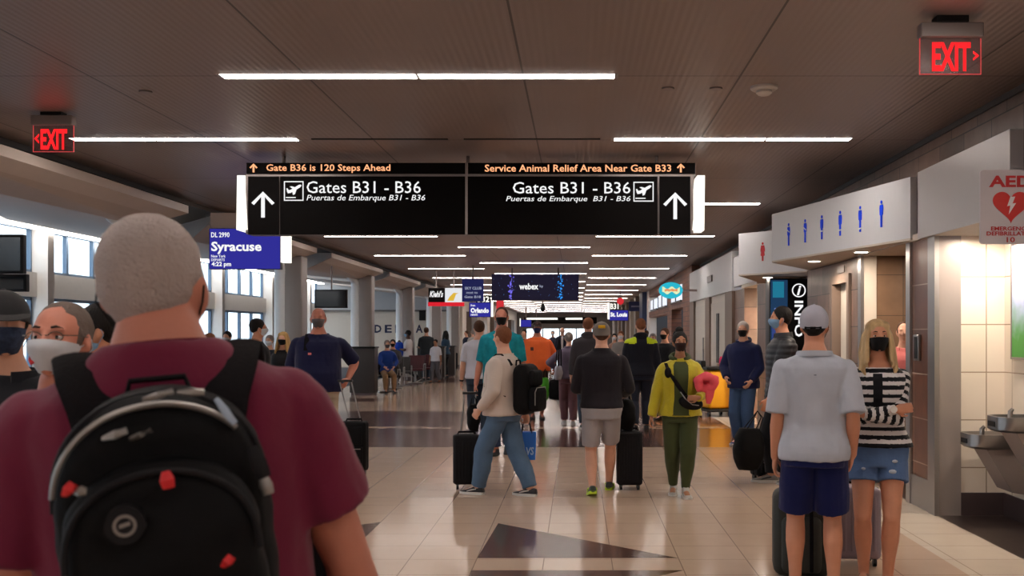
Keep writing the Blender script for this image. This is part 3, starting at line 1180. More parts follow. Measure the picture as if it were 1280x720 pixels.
for px, c in ((639, (.12, .1, .55)), (700.5, (.02, .22, .65))):
    b = MB()
    for k in range(46):
        x, z = X(px + rr.gauss(0, 1.6), 30), Z(344 + 30 * rr.random(), 30)
        s = rr.uniform(.01, .028)
        b.prism([(0, -s), (s, 0), (0, s), (-s, 0)], (x, 29.999, z), (1, 0, 0), (0, 0, 1), .003)
    b.build('light_trail', emis('trail_%d' % px, c, 1.6), sc_, shade=False)
b = MB()
for k in range(30):
    x, z = X(rr.uniform(617, 721), 30), Z(rr.uniform(345, 373), 30)
    s = .008
    b.prism([(0, -s), (s, 0), (0, s), (-s, 0)], (x, 29.999, z), (1, 0, 0), (0, 0, 1), .003)
b.build('sparkles', emis('sparkle_blue', (.1, .25, .6), 1.0), sc_, shade=False)
for px in (640, 698):
    b = MB()
    b.cyl((X(px, 30), 30.1, Z(344, 30)), (X(px, 30), 30.1, CH), .03, 8)
    b.build('hanger', M_bronze, e)
# far overhead gates sign
e = empty('far_overhead_sign', (0, 0, 0), 0, 'distant black overhead sign across the far end of the concourse', 'sign')
sbox('casing', 655, 746, 396.5, 404.5, 80, .2, M_sblk, e)
sbox('lit_strip', 657, 697, 397.2, 399.6, 79.98, .02, M_lit, e)
sbox('lit_strip', 707, 728, 397.2, 399.6, 79.98, .02, M_lit, e)
for px in (670, 730):
    b = MB()
    b.cyl((X(px, 80), 80.1, Z(397, 80)), (X(px, 80), 80.1, CH), .04, 8)
    b.build('hanger', M_bronze, e)
# red round sign, navy blade, shop blade
e = empty('round_blade_sign', (X(775.5, 45), 45, Z(376.5, 45)), 0, 'small round red blade sign above gate number B31', 'sign')
b = MB()
b.cyl((0, 0, 0), (0, .08, 0), .15, 24)
b.build('disc', emis('disc_red', (.7, .03, .04), .9), e)
red_sign = tag(sbox('red_blade_sign', 620.5, 629.5, 376, 388, 60, .1, emis('blade_red', (.75, .04, .05), .8), None), 'small red hanging sign above the head of the man in teal', 'sign')
b = MB()
b.box(-.02, .02, .02, .06, .14, CH - Z(376.5, 45))
b.build('hanger', M_bronze, e)
e = tag(sbox('shop_blade_sign', 786, 803.5, 377, 389, 50, .1, mat('shop_blue', '2a3566', .5), None), 'navy rectangular shop blade sign right of the St. Louis screen', 'sign')
sbox('stripe', 789, 801, 382, 384, 49.985, .02, mat('shop_blue_light', '8d95b5', .5), e)
b = MB()
b.cyl((X(800, 50), 50.05, Z(378, 50)), (X(800, 50), 50.05, CH), .03, 8)
b.build('hanger', M_bronze, e)
e = empty('oval_shop_sign', (X(838.5, 27), 27, Z(363, 27)), 0, 'oval turquoise shop sign with a cream wave, projecting from the right wall', 'sign')
k = 27 / F
b = MB()
b.prism([(14.8 * k * math.cos(a), 10.2 * k * math.sin(a)) for a in [2 * math.pi * i / 40 for i in range(40)]], (0, .05, 0), (1, 0, 0), (0, 0, 1), .1)
b.build('oval', emis('oval_turquoise', (.02, .42, .55), 1.1), e, shade=False)
b = MB()
top = [(x * k, (3.2 + 1.6 * math.sin(x * .55 + 1)) * k) for x in range(-11, 12)]
bot = [(x * k, (-3.4 + 1.6 * math.sin(x * .55 + 1)) * k) for x in range(11, -12, -1)]
b.prism(list(reversed(top + bot)), (0, -.052, 0), (1, 0, 0), (0, 0, 1), .006)
b.build('cream_wave', emis('oval_cream', (.75, .85, .5), 1.0), e, shade=False)
b = MB()
b.prism([(x * k, (1.6 + .5 * math.sin(x)) * k) for x in range(8, -9, -1)] + [(x * k, (-1.2 + .4 * math.cos(x * 1.3)) * k) for x in range(-8, 9)], (0, -.06, 0), (1, 0, 0), (0, 0, 1), .004)
b.build('orange_band', emis('oval_orange', (.8, .3, .12), 1.0), e, shade=False)
b = MB()
b.box(.25, WX - X(838.5, 27) , -.02, .02, -.03, .03)
b.build('bracket', M_bronze, e, shade=False)
M_menu = emis('menu_white', (.85, .9, 1.0), 1.0)
for i, (ya, yb, za, zb) in enumerate(((31.4, 34.8, 2.62, 3.1), (36.8, 40.2, 2.6, 3.05), (41, 44.5, 2.6, 3.0))):
    b = MB()
    b.box(3.13, 3.16, ya, yb, za, zb)
    o = b.build('menu_lightbox', M_menu, shade=False)
    tag(o, ('bright lightbox on the brick shopfront behind the oval sign', 'second bright lightbox of the brick shopfront', 'last bright lightbox of the shopfront, beside the navy pilaster')[i], 'lightbox', 'shopfront lightboxes')
    b = MB()
    b.box(3.10, 3.13, ya - .05, yb + .05, za - .05, za)
    b.box(3.10, 3.13, (ya + yb) / 2 - .04, (ya + yb) / 2 + .04, za, zb)
    b.build('frame', M_black, o, shade=False)

# ---- washroom sign boxes
M_picto_b = mat('pictogram_blue', '0848ff', 0.5, spec=.2)
M_picto_r = mat('pictogram_red', 'c8202c', 0.45)
M_picto_w = mat('pictogram_sash', 'e8edf2', 0.45)


def figure_polys(h, female=False):
    u = h
    c = [(0.058 * u * math.cos(a), .93 * u + .066 * u * math.sin(a)) for a in [2 * math.pi * i / 16 for i in range(16)]]
    if not female:
        body = [(-.055, 0), (-.008, 0), (-.008, .4), (.008, .4), (.008, 0), (.055, 0), (.06, .45), (.075, .45), (.075, .45), (.11, .46), (.125, .72), (.10, .83), (-.10, .83), (-.125, .72), (-.11, .46), (-.065, .45)]
    else:
        body = [(-.05, 0), (-.008, 0), (-.008, .26), (.008, .26), (.008, 0), (.05, 0), (.055, .27), (.13, .28), (.085, .6), (.14, .48), (.145, .62), (.10, .83), (-.10, .83), (-.145, .62), (-.14, .48), (-.085, .6), (-.13, .28), (-.055, .27)]
    return c, [(x * u, y * u) for x, y in body]


def wash_box(A, B, C, z0, z1, icons, label, female, ih):
    e = empty('washroom_sign', (0, 0, 0), 0, label, 'washroom sign', 'washroom sign boxes')
    A, B, C = V(*A), V(*B), V(*C)
    D = V(3.4, C.y)
    G = V(3.4, B.y)
    poly = [(A.x, A.y), (B.x, B.y), (G.x, G.y), (D.x, D.y), (C.x, C.y)]
    b = MB()
    b.add([(x, y, z0 + .02) for x, y in poly] + [(x, y, z1) for x, y in poly], [tuple(range(5)), tuple(reversed(range(5, 10)))] + [((i + 1) % 5, i, i + 5, (i + 1) % 5 + 5) for i in range(5)])
    b.build('box', M_panelw, e, shade=False)
    b = MB()
    b.add([(x, y, z0) for x, y in poly] + [(x, y, z0 + .02) for x, y in poly], [tuple(range(5)), tuple(reversed(range(5, 10)))] + [((i + 1) % 5, i, i + 5, (i + 1) % 5 + 5) for i in range(5)])
    b.build('soffit', M_soffit, e, shade=False)
    xa = (B - A).normalized()
    xa3 = V(xa.x, xa.y, 0)
    for j, (px, zc) in enumerate(icons):
        kk = (px - CX) / F
        t = (A.y * kk - A.x) / ((B.x - A.x) - kk * (B.y - A.y))
        P = A + (B - A) * t
        b = MB()
        c, body = figure_polys(ih, female)
        o = V(P.x, P.y, zc - ih / 2)
        b.prism(c, o, xa3, (0, 0, 1), .006)
        b.prism(body, o, xa3, (0, 0, 1), .006)
        pc = b.build('pictogram', M_picto_r if female else M_picto_b, e, shade=False)
        if not female and j < 5:
            b = MB()
            zz = (.62, .55, .36, .25, .16)[j] * ih
            sl = (.05, .06, .0, .0, -.01)[j] * ih * 2
            b.prism([(-.11 * ih, zz + sl), (-.11 * ih, zz + sl - .05 * ih), (.11 * ih, zz - .05 * ih), (.11 * ih, zz)], o + V(0, 0, 0), xa3, (0, 0, 1), .009)
            b.build('white_sash', M_picto_w, pc, shade=False)
    return e


wash_box((2.38, 12.74), (3.1, 9.69), (3.2, 14.3), 2.47, 3.06, [(986, 2.77), (1006.7, 2.77), (1027.5, 2.77), (1050.5, 2.77), (1075.5, 2.77), (1102, 2.775)], 'slanted pale box sign with six blue male pictograms above the mens washroom', False, .265)
wash_box((2.37, 15.3), (3.17, 14.4), (3.1, 17.6), 2.45, 3.07, [(953.5, 2.78)], 'slanted pale box sign with one red female pictogram', True, .27)
downlight(2.82, 12.4, 2.47, 'downlight under the mens sign box, at its far corner', 16)
downlight(3.0, 11.0, 2.47, 'downlight under the mens sign box, nearer the camera', 16)
downlight(2.85, 15.6, 2.45, 'downlight under the womens sign box', 16)

# ---- information kiosk
YK = 15.45
e = empty('information_kiosk', (0, 0, 0), 0, 'tall black information kiosk with white letters and a blue screen', 'kiosk')
b = MB()
b.box(X(962, YK), X(1013, YK), YK, YK + .35, 0, 2.42, .01)
b.build('cabinet', M_black, e)
sbox('screen', 963.5, 984.5, 350, 440, YK - .012, .012, emis('kiosk_screen', (.015, .05, .12), .8), e)
b = MB()
k = YK / F
cx_, cz_ = X(998.5, YK), Z(363, YK)
ring_o = [(8.6 * k * math.cos(a), 8.6 * k * math.sin(a)) for a in [2 * math.pi * i / 36 for i in range(36)]]
ring_i = [(7.2 * k * math.cos(a), 7.2 * k * math.sin(a)) for a in [2 * math.pi * i / 36 for i in range(36)]]
for i in range(36):
    j = (i + 1) % 36
    b.prism([ring_o[i], ring_o[j], ring_i[j], ring_i[i]], (cx_, YK - .001, cz_), (1, 0, 0), (0, 0, 1), .006)
b.build('ring', M_white_e, e, shade=False)
text('i', (X(996, YK), X(1001.5, YK), Z(369, YK), Z(357, YK)), fr(0, YK, 0), M_white_e, e, 'letter', .03, .25, .006)
text('INFO', (-Z(376, YK), -Z(421, YK), X(993, YK), X(1004, YK)), ((0, YK, 0), (0, 0, -1), (1, 0, 0)), M_white_e, e, 'lettering', .02, 0, .006)
for q0, q1, p0, p1, c in ((352, 372, 966, 980, (.02, .25, .4)), (385, 400, 968, 982, (.25, .35, .8)), (408, 425, 965, 976, (.05, .08, .3))):
    sbox('screen_image', p0, p1, q0, q1, YK - .016, .004, emis('kiosk_img%d' % q0, c, .7), e)

# ---- defibrillator sign
YA = 6.9
e = empty('defibrillator_sign', (0, 0, 0), 0, 'white flag sign with red heart reading AED at the right edge', 'sign')
M_red = mat('sign_red', 'b01c20', 0.45)
M_aedw = mat('sign_white', 'c3babc', 0.4)
b = MB()
_x0, _x1, _z0, _z1, _r = X(1225.5, YA), X(1301, YA), Z(305, YA), Z(212.5, YA), .022
_pl = []
for _cx, _cz, _a in ((_x1 - _r, _z0 + _r, -90), (_x1 - _r, _z1 - _r, 0), (_x0 + _r, _z1 - _r, 90), (_x0 + _r, _z0 + _r, 180)):
    _pl += [(_cx + _r * math.cos(R(_a + 15 * _k)), _cz + _r * math.sin(R(_a + 15 * _k))) for _k in range(7)]
b.prism(_pl, (0, YA + .02, 0), (1, 0, 0), (0, 0, 1), .02)
b.build('panel', M_aedw, e, shade=False)
tx('AED', 1236, 1290, 219.5, 234, YA, M_red, e, .035)
tx('EMERGENCY', 1238.5, 1288, 283.2, 288.3, YA, M_red, e, .03)
tx('DEFIBRILLATOR', 1233, 1294, 289.3, 294.6, YA, M_red, e, .03)
tx('10', 1258, 1268.5, 296.3, 303, YA, M_red, e, .02)
k = YA / F
hp = []
for i in range(48):
    a = 2 * math.pi * i / 48
    hp.append((16 * math.sin(a) ** 3 * 1.42 * k, (13 * math.cos(a) - 5 * math.cos(2 * a) - 2 * math.cos(3 * a) - math.cos(4 * a)) * 1.36 * k))
hp.reverse()
b = MB()
b.prism(hp, (X(1263.5, YA), YA, Z(256, YA)), (1, 0, 0), (0, 0, 1), .004)
b.build('heart', mat('heart_red', 'c02a26', .35), e, shade=False)
b = MB()
b.prism([(-1 * k, 11 * k), (-5 * k, -1 * k), (-1 * k, 0), (-3 * k, -11 * k), (6 * k, 3 * k), (1.5 * k, 2.5 * k), (5 * k, 11 * k)], (X(1263.5, YA), YA - .005, Z(257, YA)), (1, 0, 0), (0, 0, 1), .003)
b.build('lightning_bolt', mat('bolt_white', 'e6e0e0', .4), e, shade=False)
b = MB()
b.box(X(1295, YA), WX, YA + .02, YA + .05, 2.3, 2.6)
b.build('bracket', M_steel, e, shade=False)

# ---- access keypad on the tiled pier
e = empty('access_keypad', (3.155, 9.62, 1.47), 0, 'small black and silver keypad on the brown tiled pier', 'keypad')
b = MB()
b.box(-.03, 0, -.07, .07, -.12, .12, .006)
b.build('housing', M_steel, e)
b = MB()
b.box(-.034, -.03, -.05, .03, -.1, .1)
b.build('reader_face', M_black, e, shade=False)


# ---- drinking fountains
def fountain(y, zt, label):
    e = empty('drinking_fountain', (3.745, y, 0), 0, label, 'drinking fountain', 'steel drinking fountains')
    b = MB()
    ring = []
    prof = [(-.46, -.14), (-.48, -.09), (-.48, .09), (-.46, .14), (-.38, .19), (0, .2), (0, -.2), (-.38, -.19)]
    prof.reverse()
    b.add([(x * .94, yy * .94, zt - .12) for x, yy in prof] + [(x, yy, zt - .1) for x, yy in prof] + [(x, yy, zt) for x, yy in prof] + [(x * .93 - .012, yy * .88, zt) for x, yy in prof] + [(x * .8 - .04, yy * .7, zt - .05) for x, yy in prof],
          [tuple(reversed(range(8)))] + [(i + 8 * l, (i + 1) % 8 + 8 * l, (i + 1) % 8 + 8 * (l + 1), i + 8 * (l + 1)) for l in range(4) for i in range(8)] + [tuple(range(32, 40))])
    b.build('basin', M_steel, e)
    b = MB()
    b.prism([(-.36, zt - .11), (-.14, .27 + zt - .75), (-.02, .25 + zt - .75), (0, .3 + zt - .75), (0, zt - .11)], (0, .16, 0), (1, 0, 0), (0, 0, 1), .32)
    b.build('skirt', M_bronze, e, shade=False)
    b = MB()
    b.tube([(-.3, .08, zt - .05), (-.3, .08, zt + .03), (-.28, .08, zt + .05)], [.022, .02, .014], 14)
    b.build('bubbler', M_steel, e)
    b = MB()
    b.box(-.485, -.478, -.07, .07, zt - .08, zt - .04, .002)
    b.build('push_bar', M_black, e)
    return e


fountain(8.78, .76, 'lower stainless drinking fountain, nearer the tiled end wall')
fountain(8.2, .95, 'higher stainless drinking fountain under the bottle filler')
e = empty('bottle_filler', (3.745, 8.15, 1.0), 0, 'steel bottle filling panel above the higher drinking fountain', 'bottle filler')
b = MB()
b.box(-.05, 0, -.22, .3, 0, .4, .01)
b.build('panel', M_steel, e)
b = MB()
b.box(-.055, -.048, -.14, .18, .06, .32)
b.build('recess', M_black, e, shade=False)
M_post = bpy.data.materials.new('poster_landscape')
M_post.use_nodes = True
_nt = M_post.node_tree
_b = _nt.nodes['Principled BSDF']
_tc = _nt.nodes.new('ShaderNodeTexCoord')
_sp = _nt.nodes.new('ShaderNodeSeparateXYZ')
_cr = _nt.nodes.new('ShaderNodeValToRGB')
_ns = _nt.nodes.new('ShaderNodeTexNoise')
_ns.inputs['Scale'].default_value = 9
_ad = _nt.nodes.new('ShaderNodeMath')
_ad.operation = 'MULTIPLY_ADD'
_ad.inputs[1].default_value = .25
_nt.links.new(_tc.outputs['Object'], _sp.inputs[0])
_nt.links.new(_tc.outputs['Object'], _ns.inputs['Vector'])
_nt.links.new(_ns.outputs['Fac'], _ad.inputs[0])
_nt.links.new(_sp.outputs['Z'], _ad.inputs[2])
_nt.links.new(_ad.outputs[0], _cr.inputs[0])
_cr.color_ramp.elements[0].color = (.05, .3, .04, 1)
_cr.color_ramp.elements[0].position = .3
_cr.color_ramp.elements[1].color = (.45, .5, .75, 1)
_cr.color_ramp.elements[1].position = .62
_nt.links.new(_cr.outputs[0], _b.inputs['Base Color'])
b = MB()
b.box(-.02, 0, -.75, .3, 0, .95)
o = b.build('wall_poster', M_post, loc=(3.745, 8.62, 1.4), shade=False)
tag(o, 'green and pale blue landscape poster on the wall above the fountains', 'poster')
b = MB()
b.box(-.025, .0, .3, .32, -.02, .97)
b.box(-.025, .0, -.77, .32, -.02, 0)
b.build('frame', M_bronze, o, shade=False)


# ================================================================== GATE FURNITURE
def podium(x0, x1, y, h, label):
    e = empty('gate_podium', ((x0 + x1) / 2, y, 0), 0, label, 'podium', 'gate podiums')
    w = (x1 - x0) / 2
    b = MB()
    b.box(-w, w, 0, .5, .06, h - .04, .01)
    b.build('body', mat('podium_dark_laminate', '2a2423', .4), e)
    b = MB()
    b.box(-w - .02, w + .02, -.02, .54, h - .04, h, .008)
    b.build('countertop', M_black, e)
    b = MB()
    b.box(-w + .03, w - .03, .03, .46, 0, .06)
    b.build('plinth', M_base, e, shade=False)


podium(X(437, 27), X(468, 27), 27, 1.26, 'dark gate podium right of the man in the navy polo')
podium(X(513, 35), X(548, 35), 36.5, 1.15, 'dark gate counter behind the walking man with the blue backpack')
podium(X(546, 38), X(566, 38), 38.5, 1.15, 'dark gate counter under the last grey column')


def tv(x0, x1, y, z0, z1, label, tilt=0, pole=True, top=None):
    e = empty('hanging_television', ((x0 + x1) / 2, y, z0), 0, label, 'television')
    w, h = (x1 - x0) / 2, z1 - z0
    b = MB()
    b.box(-w, w, 0, .07, 0, h, .008)
    b.build('casing', M_black, e)
    b = MB()
    b.box(-w + .03, w - .03, -.004, .001, .03, h - .03)
    b.build('screen', mat('dark_screen', '0a0b10', .12), e, shade=False)
    if pole:
        b = MB()
        b.cyl((0, .08, h * .5), (0, .08, (top or 3.3) - z0), .018, 10)
        b.build('pole', M_bronze, e)
        b = MB()
        b.box(-.1, .1, .07, .1, h * .3, h * .7)
        b.build('mount', M_bronze, e, shade=False)
    return e


tv(X(393, 24), X(434, 24), 24, Z(385, 24), Z(362, 24), 'dark hanging television above the man in the navy polo')
tv(-6.75, X(29, 11), 11, Z(342, 11), Z(293, 11), 'dark hanging television at the left edge of the picture, upper one')
t = tv(-6.8, X(27, 11.5), 11.6, Z(364, 11.5), Z(342, 11.5), 'dark hanging television at the left edge, lower one', top=2.45)
t = tv(-.35, .35, 0, 0, .5, 'dark television seen edge on beside the white column edge', top=3.3)
t.location = (X(346, 23), 23.3, Z(391, 23))
t.rotation_euler = (0, 0, R(-75))
o = sbox('wall_display', 524, 532, 388, 400.5, 49.9, .06, M_black, None)
tag(o, 'small black display on the white wall above the letter A', 'display')

M_seat = mat('gate_seat_black_vinyl', '1c191b', .45, bump=.1)
M_seatr = mat('gate_seat_maroon_vinyl', '4a141c', .45, bump=.1)


def seat_thing(m):
    e = empty('waiting_chair', (0, 0, 0), 0, 'x', 'chair', 'gate waiting chairs')
    b = MB()
    b.box(-.27, .27, -.24, .24, .40, .47, .03)
    b.build('seat', m, e)
    b = MB()
    b.xf = Matrix.Translation((0, -.25, .45)) @ Matrix.Rotation(R(12), 4, 'X')
    b.box(-.27, .27, -.04, .04, 0, .45, .03)
    b.build('backrest', m, e)
    for s in (-1, 1):
        b = MB()
        b.tube([(s * .3, -.22, .1), (s * .3, -.22, .62), (s * .3, .15, .62), (s * .3, .2, .45)], .018, 8)
        b.build('armrest', M_steel, e)
    b = MB()
    b.box(-.03, .03, -.2, .2, .3, .4)
    b.box(-.03, .03, -.03, .03, .03, .3)
    b.box(-.25, .25, -.2, .2, 0, .03, .01)
    b.build('pedestal', M_steel, e)
    return e


seatb, seatr = seat_thing(M_seat), seat_thing(M_seatr)
slist = [(seatb, X(484, 28.3), 28.42, 200, 'black gate seat under the seated person in the blue shirt'),
         (seatb, X(491, 30), 30.12, 185, 'black gate seat left of the man with the blue backpack'),
         (seatb, X(502, 31.5), 31.5, 190, 'empty black gate seat behind the walking man'),
         (seatr, X(519, 33.5), 33.5, 180, 'maroon gate seat in front of the dark counter, left one'),
         (seatr, X(539, 34.6), 34.7, 180, 'maroon gate seat behind the boy in the white shirt'),
         (seatb, -8.2, 24, 90, 'black gate seat in the seating area behind the man in the dark jacket'),
         (seatb, -8.6, 26, 90, 'black gate seat before the window, farther along the row')]
used = set()
for proto, x, y, a, lb in slist:
    o = proto if proto.name not in used else copy_tree(proto)
    used.add(proto.name)
    o.location = (x, y, 0)
    o.rotation_euler.z = R(a)
    o['label'] = lb

# ---- yellow cleaning cart
e = empty('cleaning_cart', (X(893, 20.2), 20.2, 0), R(12), 'yellow cleaning cart with black top behind the woman in the yellow jacket', 'cart')
b = MB()
b.box(-.22, .24, -.3, .3, .16, .9, .06)
b.build('yellow_bag', mat('cart_yellow_vinyl', 'e8a512', .45, bump=.2, bscale=8), e)
b = MB()
b.box(-.27, .29, -.34, .34, .9, .96, .02)
b.box(-.26, .28, -.33, .33, .1, .15, .02)
b.box(-.3, -.2, -.1, .32, .93, 1.08, .03)
b.build('frame', M_black, e)
b = MB()
b.tube([(.1, -.1, .95), (.1, -.1, 1.1), (.1, -.1, 1.16)], [.04, .04, .015], 12)
b.build('spray_bottle', mat('pink_bottle', 'e0306a', .35), e)
for dx in (-.2, .22):
    for dy in (-.26, .26):
        b = MB()
        b.cyl((dx - .02, dy, .06), (dx + .02, dy, .06), .06, 16)
        b.build('wheel', M_black, e)
b = MB()
b.tube([(-.15, .2, .9), (-.15, .22, 1.3)], .014, 8)
b.build('mop_handle', M_steel, e)

b = MB()
b.cyl((X(625, 60), 60.05, Z(377, 60)), (X(625, 60), 60.05, CH), .03, 8)
b.build('hanger', M_bronze, red_sign)
e = empty('hanging_camera', (X(678.5, 40), 40, 0), 0, 'small dark camera hanging from the ceiling beyond the message screen', 'camera')
b = MB()
b.cyl((0, 0, Z(382, 40)), (0, 0, CH), .03, 10)
b.build('stem', M_bronze, e)
b = MB()
b.tube([(0, 0, Z(380, 40)), (0, 0, Z(384, 40)), (0, 0, Z(387, 40)), (0, 0, Z(389.5, 40))], [.05, .085, .085, .03], 16)
b.build('housing', M_black, e)
# ================================================================== PEOPLE
SK = {'light': skin('skin_light', 'd39d83'), 'tan': skin('skin_tanned', 'c48668'), 'red': skin('skin_ruddy', 'bf7a64'),
      'brown': skin('skin_brown', 'a06d50'), 'dark': skin('skin_dark_brown', '4e3023')}
HR = {'grey': mat('hair_grey', '8d827c', .8, spec=.2, bump=.6, bscale=160, var=.25, vscale=40, stretch=(1, 1, .3)),
      'white': mat('hair_white', 'b9b0aa', .8, spec=.2, bump=.6, bscale=160, var=.2, vscale=40, stretch=(1, 1, .3)),
      'brown': mat('hair_brown', '4a3022', .75, spec=.2, bump=.6, bscale=160, var=.3, vscale=40, stretch=(1, 1, .3)),
      'dark': mat('hair_dark', '16110f', .6, spec=.2, bump=.6, bscale=160, var=.3, vscale=40, stretch=(1, 1, .3)),
      'ginger': mat('hair_light_brown', '7a4c34', .8, spec=.2, bump=.6, bscale=160, var=.3, vscale=40, stretch=(1, 1, .3)),
      'blond': mat('hair_blond', 'b8935f', .65, spec=.2, bump=.8, bscale=90, var=.45, vscale=26, stretch=(1, 1, .08))}
M_eye = mat('eye_white', 'cfc8c2', .25)
M_iris = mat('eye_iris', '1d1512', .2)
M_brow = mat('eyebrow_hair', '3c2a20', .8)

TOR_M = [(.455, .050, .050, 0), (.475, .088, .070, -.004), (.50, .098, .074, -.006), (.54, .097, .070, -.002), (.60, .087, .062, .004), (.66, .090, .064, .004), (.72, .101, .068, .002),
         (.765, .104, .066, -.002), (.795, .107, .056, -.006), (.815, .092, .044, -.010), (.830, .064, .040, -.010), (.846, .042, .038, -.008), (.875, .032, .035, 0)]
TOR_F = [(.455, .050, .048, 0), (.475, .090, .072, -.006), (.50, .100, .076, -.008), (.54, .096, .068, -.004), (.60, .076, .055, 0), (.66, .080, .058, .004), (.72, .088, .068, .008),
         (.765, .090, .062, .002), (.795, .092, .050, -.006), (.815, .078, .038, -.010), (.830, .052, .034, -.010), (.846, .034, .033, -.008), (.875, .027, .031, 0)]


def lerp(a, b, t):
    return a + (b - a) * t


def ik(a, b, l1, l2, pole):
    """Joint between a and b for bone lengths l1, l2, bent toward pole."""
    d = b - a
    L = d.length
    mx_ = (l1 + l2) * .998
    if L > mx_:
        b = a + d * (mx_ / L)
        d = b - a
        L = mx_
    u = d / L
    x = (l1 * l1 - l2 * l2 + L * L) / (2 * L)
    h = math.sqrt(max(l1 * l1 - x * x, 0))
    p = pole - u * pole.dot(u)
    p = p.normalized() if p.length > 1e-6 else u.orthogonal().normalized()
    return a + u * x + p * h, b


